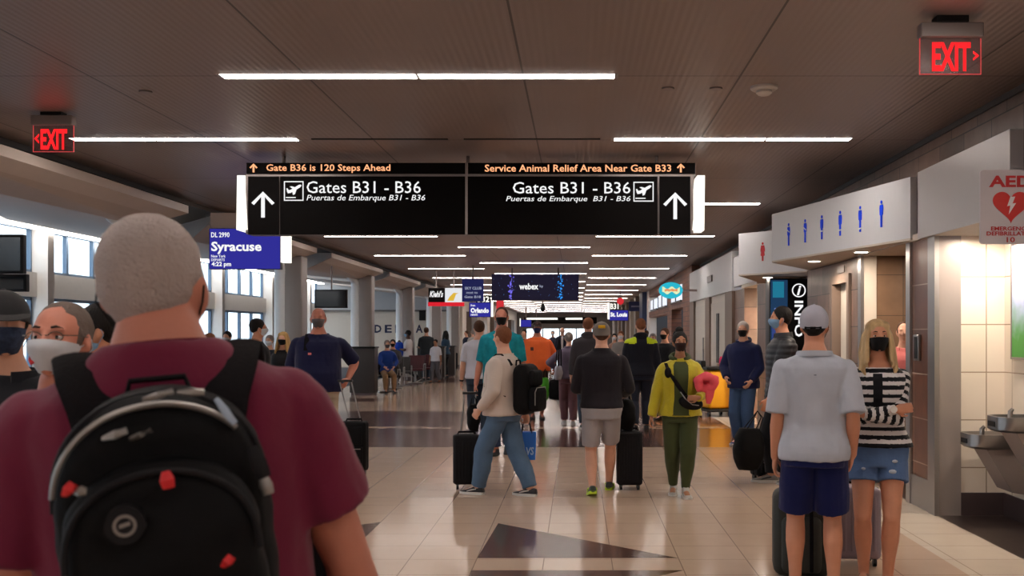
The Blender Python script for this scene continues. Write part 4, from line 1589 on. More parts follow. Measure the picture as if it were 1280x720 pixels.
class Person:
    """A posed figure: local +Y is the way it faces, +X its right-hand side."""

    def __init__(s, H=1.75, sex='m', w=1.0, belly=0.0, lean=0.0, feet=None, hands=None, drop=0.0, vox=.010, head=(0, 0), handdir=None, curl=(.5, .5), side=0.0, shoulder_up=0.0, palm=None, hoff=(0, 0)):
        s.H, s.sex, s.w, s.vox = H, sex, w, vox
        s.belly, s.lean, s.drop, s.side = belly, lean, drop, side
        s.l1, s.l2 = .236 * H, .226 * H
        if feet and drop == 0:
            for sd, sg_ in (('R', 1), ('L', -1)):
                f = tuple(feet.get(sd, (sg_ * .085, 0, 0))) + (0, 0, 0)
                d = math.hypot(f[0] - sg_ * .05 * H, f[1])
                s.drop = max(s.drop, .448 * H - f[2] - .995 * math.sqrt((s.l1 + s.l2) ** 2 - d * d))
            drop = s.drop
        s.tor = []
        for z, rx, ry, yo in (TOR_M if sex == 'm' else TOR_F):
            g = w if z < .83 else 1 + (w - 1) * .5
            bl = belly * math.exp(-((z - .585) / .075) ** 2)
            s.tor.append((z * H - drop, (rx * g + bl * .35) * H, (ry * g + bl * .5) * H, (yo + bl * .5) * H))
        s.hz = .50 * H - drop
        s.hip, s.knee, s.ank, s.fpitch, s.fyaw = {}, {}, {}, {}, {}
        feet = feet or {}
        for sd, sg_ in (('R', 1), ('L', -1)):
            f = feet.get(sd, (sg_ * .085, 0, 0, 0, sg_ * 8))
            f = tuple(f) + (0, 0, 0, 0, 0)[len(f):]
            hip = V(sg_ * .050 * H * (1 + (w - 1) * .7), 0, s.hz - .01 * H)
            a = V(f[0], f[1], .042 * H + f[2])
            kn, a = ik(hip, a, s.l1, s.l2, V(sg_ * .08, 1, .0))
            s.hip[sd], s.knee[sd], s.ank[sd], s.fpitch[sd], s.fyaw[sd] = hip, kn, a, f[3], f[4]
        sw = (.098 if sex == 'm' else .084) * H * w
        s.sho, s.elb, s.wri, s.hdir = {}, {}, {}, {}
        hands = hands or {}
        handdir = handdir or {}
        for sd, sg_ in (('R', 1), ('L', -1)):
            sh = s.lp(V(sg_ * sw, -.006 * H, .785 * H - drop + shoulder_up))
            h = hands.get(sd)
            if h is None:
                h = (sg_ * (sw + .05 + .02 * H), .03, .475 * H - drop, sg_ * .6, -1, 0)
            wr = V(*h[:3])
            pole = V(*h[3:6]) if len(h) > 3 else V(sg_ * .5, -1, -.3)
            el, wr = ik(sh, wr, .168 * H, .148 * H, pole)
            s.sho[sd], s.elb[sd], s.wri[sd] = sh, el, wr
            hd = handdir.get(sd)
            s.hdir[sd] = V(*hd).normalized() if hd else (wr - el).normalized()
        s.curl = {'R': curl[0], 'L': curl[1]}
        s.palm = palm or {}
        s.hyaw, s.hpitch = head[0], head[1]
        s.hroll = head[2] if len(head) > 2 else 0
        nb = s.lp(V(0, 0, .86 * H - drop))
        hs = H / 1.75 * (1.0 if sex == 'm' else .96)
        s.hs = hs
        s.hc = s.lp(V(0, .008 * H + hoff[0], H - .092 * hs - drop + hoff[1]))
        s.hm = Matrix.Translation(s.hc) @ Matrix.Rotation(R(s.hyaw), 4, 'Z') @ Matrix.Rotation(R(s.hpitch), 4, 'X') @ Matrix.Rotation(R(s.hroll), 4, 'Y') @ Matrix.Scale(hs, 4)

    def lp(s, p):
        """Lean: move points above the hip forward and aside."""
        t = max(0, (p.z - s.hz) / (s.H - .5 * s.H))
        return V(p.x + s.side * t, p.y + s.lean * t, p.z - abs(s.lean) * t * .12)

    def tr(s, z):
        T = s.tor
        if z <= T[0][0]:
            return T[0][1:]
        for a, b in zip(T, T[1:]):
            if z <= b[0]:
                t = (z - a[0]) / (b[0] - a[0])
                return tuple(lerp(a[i], b[i], t) for i in (1, 2, 3))
        return T[-1][1:]

    def ring(s, z, off, n=28, sq=2.25, rxm=0, rym=0, th0=0.0, th1=2 * math.pi, closed=True, zc=None):
        rx, ry, yo = s.tr(z if zc is None else zc)
        rx, ry = max(rx + off, rxm), max(ry + off, rym)
        out = []
        m = n if closed else n + 1
        for k in range(m):
            th = th0 + (th1 - th0) * k / n
            c, d = math.cos(th), math.sin(th)
            r = (abs(c) ** sq + abs(d) ** sq) ** (-1 / sq)
            out.append(s.lp(V(rx * c * r, yo + ry * d * r, z)))
        return out

    def body_mb(s):
        H = s.H
        b = MB()
        b.loft([s.ring(t[0], 0, 20) for t in s.tor])
        # neck into the skull
        b.tube([s.lp(V(0, -.006 * H, .83 * H - s.drop)), s.lp(V(0, .0, .87 * H - s.drop)), s.hm @ V(0, -.012, -.03)], [(.037 * H, .037 * H), (.0335 * H, .035 * H), (.058 * s.hs, .06 * s.hs)] if s.sex == 'm' else [(.031 * H, .031 * H), (.027 * H, .029 * H), (.048 * s.hs, .052 * s.hs)], 16)
        k = (s.w - 1) * .5 + 1
        g = (1.0 if s.sex == 'm' else .86) * k * H
        for sd in 'RL':
            sh, el, wr = s.sho[sd], s.elb[sd], s.wri[sd]
            b.ell(sh, (.028 * g, .030 * g, .028 * g), 14)
            b.tube([sh, lerp(sh, el, .3), lerp(sh, el, .6), el], [.028 * g, .0295 * g, .027 * g, .0225 * g], 12)
            b.ell(el, (.0225 * g, .0225 * g, .0225 * g), 10)
            b.tube([el, lerp(el, wr, .25), lerp(el, wr, .6), wr], [.0225 * g, .0245 * g, .020 * g, .0155 * g], 12)
            b.ell(wr, (.0155 * g,) * 3, 8)
            s.hand(b, sd)
        g = (1.0 if s.sex == 'm' else 1.0) * k * H
        for sd in 'RL':
            hp, kn, an = s.hip[sd], s.knee[sd], s.ank[sd]
            b.ell(hp, (.052 * g, .055 * g, .05 * g), 14)
            b.tube([hp + V(0, 0, .02 * H), lerp(hp, kn, .25), lerp(hp, kn, .6), kn], [.050 * g, .048 * g, .039 * g, .031 * g], 16)
            b.ell(kn, (.0305 * g, .032 * g, .034 * g), 12)
            bk = V(0, -.010 * H, 0)
            b.tube([kn, lerp(kn, an, .2) + bk * .6, lerp(kn, an, .38) + bk, lerp(kn, an, .7) + bk * .3, an], [.030 * g, .0325 * g, .0325 * g, .0235 * g, .0195 * g], 14)
            f = s.foot_m(sd)
            b.tube([f @ V(0, -.035, -.02), f @ V(0, .05, -.025), f @ V(0, .14, -.045)], [(.03, .03), (.034, .03), (.036, .018)], 10, ref=(1, 0, 0))
            b.ell(an, (.02 * g, .024 * g, .024 * g), 10)
        s.head(b)
        return b

    def foot_m(s, sd):
        k = s.H / 1.75
        return Matrix.Translation(s.ank[sd]) @ Matrix.Rotation(R(-s.fyaw[sd]), 4, 'Z') @ Matrix.Rotation(R(-s.fpitch[sd]), 4, 'X') @ Matrix.Scale(k, 4)

    def hand(s, b, sd):
        k = s.H / 1.75 * (1 if s.sex == 'm' else .9)
        d = s.hdir[sd]
        sg_ = 1 if sd == 'R' else -1
        w = s.wri[sd]
        pn = V(*s.palm[sd]) if sd in s.palm else V(-sg_, 0, 0)   # palm normal: toward the thigh by default
        pn = (pn - d * pn.dot(d))
        pn = pn.normalized() if pn.length > 1e-4 else d.orthogonal().normalized()
        # thumb side: forward for hanging hands
        ts = d.cross(pn) * (-sg_)
        if sd not in s.palm and ts.y < 0:
            ts = -ts
        cu = s.curl[sd]
        m = Matrix((ts, pn, d)).transposed()
        b.ell(w + d * .045 * k, (.040 * k, .017 * k, .052 * k), 12, rot=m)
        b.ell(w + d * .012 * k, (.026 * k, .019 * k, .03 * k), 10, rot=m)
        for i, (o, ln) in enumerate(((.030, .074), (.010, .082), (-.010, .077), (-.029, .062))):
            p = w + d * .085 * k + ts * o * k
            a = .25 + cu * .35
            pts = [p - d * .02 * k, p]
            L = (ln * .42, ln * .32, ln * .26)
            for q in range(3):
                dd = d * math.cos(a) + pn * math.sin(a)
                p = p + dd * L[q] * k
                pts.append(p)
                a += cu * 1.15
            b.tube(pts, [.0095 * k, .0095 * k, .0088 * k, .0082 * k, .0065 * k], 8)
        p = w + d * .025 * k + ts * .028 * k + pn * .005 * k
        q = p + (d * .6 + ts * .65 + pn * .35).normalized() * .036 * k
        r = q + (d * .8 + ts * (.3 - cu * .4) + pn * (.35 + .4 * cu)).normalized() * .032 * k
        t = r + (d * .9 - ts * .2 * cu + pn * .3).normalized() * .024 * k
        b.tube([p, q, r, t], [.014 * k, .0115 * k, .010 * k, .008 * k], 8)

    def head(s, b):
        b.xf = s.hm
        f = s.sex == 'f'
        b.ell((0, -.012, 0), (.074, .094, .088), 22)
        b.ell((0, .022, -.03), (.062, .068, .078), 18)
        b.ell((0, .026, -.082), (.052 if not f else .046, .052, .040), 14)
        b.ell((0, .058, -.108), (.026 if not f else .02, .022, .019), 10)
        for q in (-1, 1):
            b.ell((q * .038, .066, -.042), (.022, .019, .018), 10)
            b.ell((q * .028, .078, .004), (.024, .012, .009), 10)
            b.ell((q * .078, -.008, -.03), (.009, .020, .031), 10, rot=Matrix.Rotation(R(q * -18), 3, 'Z') @ Matrix.Rotation(R(12), 3, 'X'))
            b.ell((q * .076, .0, -.056), (.007, .010, .012), 8)
            b.tube([(q * .046, .022, -.066), (q * .058, -.005, -.06)], [.016, .016], 8)
        b.tube([(0, .080, .002), (0, .092, -.022), (0, .104, -.045)], [.008, .010, .0135], 10)
        for q in (-1, 1):
            b.ell((q * .011, .093, -.050), (.009, .010, .008), 8)
        b.ell((0, .084, -.073), (.022, .011, .0065), 10)
        b.ell((0, .082, -.083), (.019, .011, .007), 10)
        b.xf = None

    def make(s, loc, heading, label, skin_='light', group=None):
        e = empty('person', loc, R(heading), label, 'person', group)
        s.e = e
        s.skin = SK[skin_]
        s.body = s.body_mb().build('body', s.skin, e, remesh=s.vox, smooth=3)
        if s.vox <= .0075:
            for q in (-1, 1):
                b = MB()
                b.xf = s.hm
                b.ell((q * .030, .0725, -.019), (.0130, .0105, .0062), 14)
                ey = b.build('eye', M_eye, s.e)
                b = MB()
                b.xf = s.hm
                b.ell((q * .030, .0800, -.019), (.0058, .004, .0058), 10)
                b.build('iris', M_iris, ey)
                b = MB()
                b.xf = s.hm
                b.tube([(q * .016, .088, .009), (q * .03, .086, .012), (q * .046, .076, .006)], [.003, .0038, .002], 8)
                b.build('eyebrow', M_brow, s.e)
        return s

    # ---- hair and headwear
    def hair(s, style, col):
        b = MB()
        b.xf = s.hm
        m = HR[col] if isinstance(col, str) else col
        if style in ('short', 'crop', 'bun', 'pony', 'long', 'thin', 'bald'):
            g = {'crop': .004, 'thin': .003, 'bald': .002}.get(style, .010)
            if style != 'bald':
                b.ell((0, -.024, .012), (.075 + g, .088 + g, .082 + g), 24)
            b.ell((0, -.046, -.022), (.068 + g, .056 + g, .058 + g * .5), 20)
            for q in (-1, 1):
                b.ell((q * .052, -.008, -.006), (.0245 + g, .034, .046), 14)
                if style != 'bald':
                    b.ell((q * .060, .018, -.012), (.0155 + g * .5, .012, .032), 10)
            b.ell((0, -.055, -.062), (.046, .034 + g, .026), 14)
        if style == 'bun':
            b.ell((0, -.045, .115), (.048, .046, .042), 18)
            b.ell((0, -.03, .08), (.03, .03, .03), 12)
        if style == 'bunback':
            pass
        if style == 'pony':
            b.tube([(0, -.10, .03), (0, -.14, .01), (0, -.145, -.07), (0, -.12, -.15)], [.022, .032, .028, .01], 12)
        if style == 'long':
            b.ell((0, -.026, .018), (.086, .092, .088), 24)
            for q in (-1, 1):
                b.ell((q * .042, -.004, .044), (.044, .060, .045), 14)
                for x0, y0, z0, x1, y1, x2, y2, zb, r in ((.060, .035, .03, .080, .045, .088, .075, -.24, .017), (.066, .01, .03, .088, .015, .105, .055, -.29, .024), (.064, -.03, .02, .090, -.03, .105, .0, -.30, .028), (.045, -.07, .02, .065, -.085, .075, -.08, -.29, .034), (.015, -.08, .02, .02, -.105, .025, -.105, -.30, .036)):
                    w_ = .006 * math.sin(x0 * 900)
                    b.tube([(q * x0, y0, z0), (q * (x0 + x1) / 2, y0, -.01), (q * x1, y1, -.07), (q * (x1 + .006 + w_), y1 + .01, -.13), (q * (x2 - .004), lerp(y1, y2, .7), -.19), (q * (x2 + .006), y2, zb * .86), (q * (x2 - .012), y2 + .008, zb)], [r * .7, r, r, r * 1.08, r * .95, r * .75, r * .25], 12)
        fine = s.vox < .009
        amp = .0022 if fine else .001

        def dp(co):
            return np.array([amp * (noise.noise(Vector((p[0] * 45, p[1] * 45, p[2] * (14 if style == 'long' else 45))))) for p in co]) if len(co) < 60000 else np.zeros(len(co))
        return b.build('hair', m, s.e, remesh=max(.005, s.vox * .7), smooth=2, disp=dp)

    def cap(s, m, m2=None, backwards=False):
        sg_ = -1 if backwards else 1
        b = MB()
        b.xf = s.hm
        rings = []
        for i in range(9):
            a = i / 8 * math.pi / 2
            rings.append([(.086 * math.cos(a) * math.cos(t), -.014 + .104 * math.cos(a) * math.sin(t), .012 + .092 * math.sin(a)) for t in [2 * math.pi * k / 28 for k in range(28)]])
        rings.insert(0, [(x * .985, y * .99, z - .014 - .034 * max(0, min(1, .5 - y * sg_ / .12))) for x, y, z in rings[0]])
        b.loft(rings)
        c = b.build('cap', m, s.e)
        b = MB()
        b.xf = s.hm
        top, n = [], 12
        pts = []
        for k in range(n + 1):
            a = math.pi * k / n
            pts.append((.076 * math.cos(a), .055 + .105 * math.sin(a) ** .8, .012 - .02 * math.sin(a)))
        for z in (0, ):
            base = [(.076 * math.cos(math.pi * k / n), .05 + .02 * math.sin(math.pi * k / n), .016) for k in range(n + 1)]
            vs = [(x, y * sg_ - (.028 if backwards else 0) * 0, zz) for x, y, zz in pts] + [(x, y * sg_, zz) for x, y, zz in base]
            vs2 = [(x, y, zz + .004) for x, y, zz in vs]
            N = n + 1
            fs = []
            for k in range(n):
                fs.append((k, k + 1, N + k + 1, N + k))
                fs.append((2 * N + k + 1, 2 * N + k, 3 * N + k, 3 * N + k + 1))
                fs.append((k + 1, k, 2 * N + k, 2 * N + k + 1))
            b.add(vs + vs2, fs)
        b.build('brim', m2 or m, c)
        b = MB()
        b.xf = s.hm
        b.ell((0, -.014, .104), (.009, .009, .005), 8)
        b.build('button', m2 or m, c)
        return c

    def mask(s, m, low=False):
        b = MB()
        b.xf = s.hm
        rings = []
        NZ, NT = 9, 16
        front = []
        for i in range(NZ):
            t = i / (NZ - 1)
            z = lerp(-.030, -.122, t)
            prot = .121 - .05 * abs(t - .25) ** 1.3 - .022 * t ** 3
            wd = lerp(.068, .046, t ** 1.4)
            row = []
            for k in range(NT + 1):
                th = math.pi * k / NT
                x = wd * math.cos(th)
                y = .004 + (prot - .004) * math.sin(th) ** .7
                row.append((x, y, z + (.010 * (1 - t) - .004 * t) * (math.sin(th) - .6) + .012 * t * (1 - math.sin(th))))
            front.append(row)
        vs = [p for r in front for p in r]
        back = [(x * .9, y - .012, z) for x, y, z in vs]
        N = NT + 1
        fs = []
        M_ = len(vs)
        for i in range(NZ - 1):
            for k in range(NT):
                a = i * N + k
                fs.append((a, a + N, a + N + 1, a + 1))
                fs.append((M_ + a, M_ + a + 1, M_ + a + N + 1, M_ + a + N))
        for k in range(NT):
            fs.append((k, k + 1, M_ + k + 1, M_ + k))
            a = (NZ - 1) * N + k
            fs.append((a + 1, a, M_ + a, M_ + a + 1))
        for i in range(NZ - 1):
            a = i * N
            fs.append((a + N, a, M_ + a, M_ + a + N))
            a = i * N + NT
            fs.append((a, a + N, M_ + a + N, M_ + a))
        b.add(vs + back, fs)
        o = b.build('face_mask', m, s.e)
        b = MB()
        b.xf = s.hm
        for q in (-1, 1):
            b.tube([(q * .064, .012, -.045), (q * .078, .004, -.03), (q * .084, -.016, -.018), (q * .084, -.024, -.045), (q * .060, .006, -.095)], [.0016] * 5, 6)
        b.build('ear_loop', m, o)
        return o

    def glasses(s, m):
        b = MB()
        b.xf = s.hm
        for q in (-1, 1):
            pts = [(q * .031 + .022 * math.cos(a), .094 - .004 * abs(math.cos(a)), -.018 + .014 * math.sin(a)) for a in [2 * math.pi * i / 20 for i in range(21)]]
            b.tube(pts, [.0014] * 21, 6)
            b.tube([(q * .053, .09, -.014), (q * .078, .06, -.012), (q * .082, -.01, -.012)], [.0016] * 3, 6)
        b.tube([(-.009, .095, -.014), (.009, .095, -.014)], [.0015] * 2, 6)
        return b.build('glasses', m, s.e)

    # ---- clothing
    def wrinkle(s, amp, fr=9, seed=0.0, zs=1.0):
        def f(co):
            out = np.empty(len(co))
            for i, p in enumerate(co):
                q = Vector((p[0] * fr + seed, p[1] * fr, p[2] * fr * zs + seed))
                out[i] = amp * (noise.noise(q) + .5 * noise.noise(q * 2.3))
            return out
        return f

    def top(s, m, hem=.50, off=.014, sleeve=.6, soff=.016, name='shirt', neck=.838, boxy=.0, flare=0.0, amp=.004, zs=.6, voxel=None, arms='RL', cuff=None, matfn=None, neckoff=.008, split_sleeves=False, sleeve_flare=.0):
        """sleeve 0..1 along the upper arm, 1..2 along the forearm."""
        H = s.H
        b = MB()
        z0, z1 = hem * H - s.drop, neck * H - s.drop
        rx_ch = s.tr(.72 * H - s.drop)[0]
        zz = [z0 + (z1 - z0) * i / 15 for i in range(16)]
        rings = []
        for i, z in enumerate(zz):
            t = i / 15
            o = off + flare * (1 - t) ** 2 + .012 * max(0, min(1, (.56 * H - s.drop - z) / (.04 * H)))
            if z > .80 * H - s.drop:
                o = lerp(off, neckoff, min(1, (z - (.80 * H - s.drop)) / (.038 * H)))
            rm = (rx_ch + off) * boxy if z < .74 * H - s.drop else 0
            rings.append(s.ring(z, o, 28, rxm=rm, zc=max(z, .505 * H - s.drop)))
        b.loft(rings)
        g = (1.0 if s.sex == 'm' else .86) * ((s.w - 1) * .5 + 1) * H
        sb = {}
        for sd in arms:
            q = b
            if split_sleeves:
                q = sb[sd] = MB()
            sh, el, wr = s.sho[sd], s.elb[sd], s.wri[sd]
            q.ell(sh + V(0, 0, -.004 * H), (.029 * g + soff * .75, .031 * g + soff * .8, .029 * g + soff * .6), 16)
            if split_sleeves:
                inn = lerp(sh, V(0, sh.y, sh.z), .25)
                q.capsule(inn, sh, .03 * g + soff * .7)
            pts, rad = [sh], [.029 * g + soff * .8]
            tt = min(sleeve, 1)
            for t in (.33, .66, 1.0):
                pts.append(lerp(sh, el, t * tt))
                rad.append(lerp(.0305 * g, .0235 * g, t * tt) + soff + sleeve_flare * t)
            if sleeve > 1:
                t2 = sleeve - 1
                q.tube(pts, rad, 16)
                q.ell(el, (.0235 * g + soff,) * 3, 14)
                pts, rad = [el], [.0235 * g + soff]
                for t in (.25, .5, .75, 1.0):
                    pts.append(lerp(el, wr, t * t2))
                    rad.append(lerp(.0245 * g, .0165 * g, t * t2) + soff * (1 - .25 * t))
            q.tube(pts, rad, 16)
        v = voxel or s.vox * 1.1
        o = b.build(name, m, s.e, remesh=v, smooth=4, disp=s.wrinkle(amp, 9, s.H * 7, zs) if amp else None, matfn=matfn)
        for sd, q in sb.items():
            sh, el, wr = s.sho[sd], s.elb[sd], s.wri[sd]
            fn = None
            if matfn is not None:
                def fn(c, sh=sh, el=el, wr=wr):
                    c = np.asarray(c)
                    A, B_, C_ = np.array(sh), np.array(el), np.array(wr)
                    def par(a, bb):
                        d = bb - a
                        L = np.linalg.norm(d)
                        t = ((c - a) @ d) / L
                        dist = np.linalg.norm(c - a - np.clip(t, 0, L)[:, None] * d / L, axis=1)
                        return t, dist, L
                    t1, d1, L1 = par(A, B_)
                    t2, d2, L2 = par(B_, C_)
                    u = np.where(d1 < d2, t1, L1 + t2)
                    return (np.floor(u / .026).astype(int) % 2)
            q.build('sleeve', m, o, remesh=v, smooth=4, disp=s.wrinkle(amp, 11, 3.1, 1) if amp else None, matfn=fn)
        return o

    def collar(s, m, h=.02, off=.012, parent=None, name='collar', z=.835, flare=.01, open_front=True):
        H = s.H
        b = MB()
        rr_ = []
        z = z * H - s.drop
        rx, ry, yo = s.tr(z + .008 * H)
        rx, ry = rx + off, ry + off
        N = 26
        a0, a1 = (math.pi / 2 + .35, math.pi * 2.5 - .35) if open_front else (0, 2 * math.pi)
        prof = [(0, -.004), (.5, .0), (1, .004), (1, .010), (.45, .010 + flare * .5), (-.25, .010 + flare)]
        vs = []
        for k in range(N + 1):
            a = a0 + (a1 - a0) * k / N
            dip = -.014 * (math.sin(a) * .5 + .5)
            for hh, oo in prof:
                vs.append(s.lp(V((rx + oo) * math.cos(a), yo + (ry + oo) * math.sin(a), z + dip + hh * h)))
        n = len(prof)
        fs = [tuple(reversed(range(n))), tuple(N * n + i for i in range(n))]
        for k in range(N):
            for i in range(n):
                j = (i + 1) % n
                fs.append((k * n + i, k * n + j, (k + 1) * n + j, (k + 1) * n + i))
        b.add(vs, fs)
        return b.build(name, m, parent or s.e)

    def patch(s, name, m, th0, th1, z0, z1, off, th=.006, parent=None, nz=14, taper=None, nth=8):
        """A panel lying on the torso between angles (degrees, 90 = front) and heights (fractions of H)."""
        H = s.H
        b = MB()
        vs, nz = [], nz
        for lay in (0, th):
            for i in range(nz + 1):
                t = i / nz
                z = lerp(z0, z1, t) * H - s.drop
                a0, a1 = (taper(t, th0, th1) if taper else (th0, th1))
                o = off + lay
                if z > .80 * H - s.drop:
                    o = lerp(off, .010, min(1, (z - (.80 * H - s.drop)) / (.038 * H))) + lay
                vs += s.ring(z, o, nth, zc=max(z, .505 * H - s.drop), th0=R(a0), th1=R(a1), closed=False)
        N = nth + 1
        M_ = (nz + 1) * N
        fs = []
        for i in range(nz):
            for k in range(nth):
                a = i * N + k
                fs.append((a, a + N, a + N + 1, a + 1))
                fs.append((M_ + a, M_ + a + 1, M_ + a + N + 1, M_ + a + N))
        for i in range(nz):
            a = i * N
            fs.append((a, M_ + a, M_ + a + N, a + N))
            a = i * N + nth
            fs.append((a + N, M_ + a + N, M_ + a, a))
        for k in range(nth):
            fs.append((k + 1, M_ + k + 1, M_ + k, k))
            a = nz * N + k
            fs.append((a, M_ + a, M_ + a + 1, a + 1))
        b.add(vs, fs)
        return b.build(name, m, parent or s.e)

    def pants(s, m, length=1.94, off=.012, loose=.012, name='trousers', waist=.528, amp=.004, flare=0.0, voxel=None, matfn=None, ankle=1.0):
        """length 0..1 down the thigh, 1..2 down the shin."""
        H = s.H
        b = MB()
        z0, z1 = .452 * H - s.drop, waist * H - s.drop
        b.loft([s.ring(z0 + (z1 - z0) * i / 6, off + .005, 24, zc=max(z0 + (z1 - z0) * i / 6, .476 * H - s.drop)) for i in range(7)])
        b.ell((0, -.004 * H, .478 * H - s.drop), (.060 * H, .064 * H * (1 if s.drop < .1 else .8), .034 * H), 14)
        g = ((s.w - 1) * .5 + 1) * H
        for sd in 'RL':
            hp, kn, an = s.hip[sd], s.knee[sd], s.ank[sd]
            b.ell(hp, (.053 * g + off, .057 * g + off + .006, .052 * g + off), 16)
            pts, rad = [hp + V(0, 0, .02 * H)], [.050 * g + off]
            tl = min(length, 1)
            for t in (.25, .5, .75, 1.0):
                u = t * tl
                pts.append(lerp(hp, kn, u))
                rad.append(lerp(.049 * g, .031 * g, u ** 1.3) + off + loose * u + flare * t)
            b.tube(pts, rad, 18)
            if length > 1:
                b.ell(kn, (.031 * g + off + loose,) * 3, 16)
                bk = V(0, -.008 * H, 0)
                pts, rad = [kn], [.031 * g + off + loose]
                for t, r in ((.25, .032), (.5, .030), (.75, .024), (1.0, .021)):
                    u = t * (length - 1)
                    pts.append(lerp(kn, an, u) + bk * (1 if .1 < t < .8 else .3))
                    rad.append(r * g + lerp(off, off * min(1, ankle + .4), t) + loose * lerp(1, ankle, t) + flare * t)
                b.tube(pts, rad, 18)
        return b.build(name, m, s.e, remesh=voxel or s.vox * 1.1, smooth=4, disp=s.wrinkle(amp, 10, 1.7, .8) if amp else None, matfn=matfn)

    def shoes(s, m, msole, accent=None, ankle=.0, name='shoe'):
        for sd in 'RL':
            f = s.foot_m(sd)
            bz = -.0735 / 1.0
            b = MB()
            b.xf = f
            # stations along the foot: y, half width, top height above ground
            st = [(-.075, .020, .045), (-.065, .034, .075 + ankle), (-.03, .038, .085 + ankle), (.02, .038, .088 + ankle * .6), (.06, .041, .070), (.11, .046, .052), (.155, .044, .040), (.185, .032, .032), (.198, .012, .022)]
            rings = []
            for y, wd, h in st:
                ring = []
                for k in range(16):
                    a = 2 * math.pi * k / 16
                    c, d = math.cos(a), math.sin(a)
                    rr2 = (abs(c) ** 2.6 + abs(d) ** 2.6) ** (-1 / 2.6)
                    zc = .012 + (h - .012) / 2
                    ring.append((wd * c * rr2 * (1 if d < 0 else .92), y, bz + zc + (h - .012) / 2 * d * rr2))
                rings.append(ring)
            b.loft(rings)
            sh = b.build(name, m, s.e)
            b = MB()
            b.xf = f
            out = [(wd * 1.06 + .001, y) for y, wd, h in st]
            poly = [(x, y) for x, y in out] + [(-x, y) for x, y in reversed(out)]
            b.add([(x, y, bz - .001 + (.006 if y > .15 else 0)) for x, y in poly] + [(x, y, bz + .026) for x, y in poly], [tuple(reversed(range(len(poly)))), tuple(range(len(poly), 2 * len(poly)))] + [(i, (i + 1) % len(poly), len(poly) + (i + 1) % len(poly), len(poly) + i) for i in range(len(poly))])
            b.build('sole', msole, sh)
            if accent:
                b = MB()
                b.xf = f
                for q in (-1, 1):
                    b.tube([(q * .040, .0, bz + .06), (q * .044, .05, bz + .05), (q * .046, .10, bz + .035)], [.006, .007, .004], 8)
                for i in range(4):
                    y = .035 + i * .018
                    b.tube([(-.022, y, bz + .084 - i * .008), (0, y, bz + .092 - i * .009), (.022, y, bz + .084 - i * .008)], [.004] * 3, 6)
                b.build('laces', accent, sh)

    def belt(s, m, z=.555, off=.018, h=.018):
        b = MB()
        zz = z * s.H - s.drop
        b.loft([s.ring(zz - h, off, 28), s.ring(zz - h, off + .004, 28), s.ring(zz + h, off + .004, 28), s.ring(zz + h, off, 28)])
        return b.build('belt', m, s.e)

    def hood(s, m, parent=None):
        b = MB()
        H = s.H
        z = .845 * H - s.drop
        c = s.lp(V(0, 0, z))
        pts = []
        for k in range(17):
            a = R(-250 + 320 * k / 16)
            back = max(0, -math.sin(a))
            pts.append(c + V(.062 * H / 1.0 * .72 * math.cos(a) * 1.25, .052 * H * math.sin(a) * .9 - .02 - back * .02, -.012 * H * math.sin(a) + back * .012))
        b.tube(pts, [.012] + [.024] * 5 + [.030] * 5 + [.024] * 5 + [.012], 12)
        b.ell(c + V(0, -.085, -.03), (.10, .05, .075), 16)
        return b.build('hood', m, parent or s.e, remesh=max(.008, s.vox), smooth=3)

    def hoodless(s):
        pass

    def handpos(s, sd):
        """World position of the closed hand."""
        p = s.wri[sd] + s.hdir[sd] * .085
        return Matrix.Translation(s.e.location) @ Matrix.Rotation(s.e.rotation_euler.z, 4, 'Z') @ p

    def world(s, p):
        return Matrix.Translation(s.e.location) @ Matrix.Rotation(s.e.rotation_euler.z, 4, 'Z') @ p
# ---- things people carry
M_bag = mat('bag_black_nylon', '0b0a0c', .7, spec=.15, bump=.3, bscale=26, var=.2)
M_bagd = mat('bag_charcoal_nylon', '151316', .65, spec=.2, bump=.3, bscale=26, var=.2)
M_strap = mat('strap_black_webbing', '121013', .8, spec=.1, bump=.2, bscale=120)
M_zip = mat('zip_metal', '8d8884', .35, .8)
M_wheel = mat('wheel_rubber', '121112', .5)


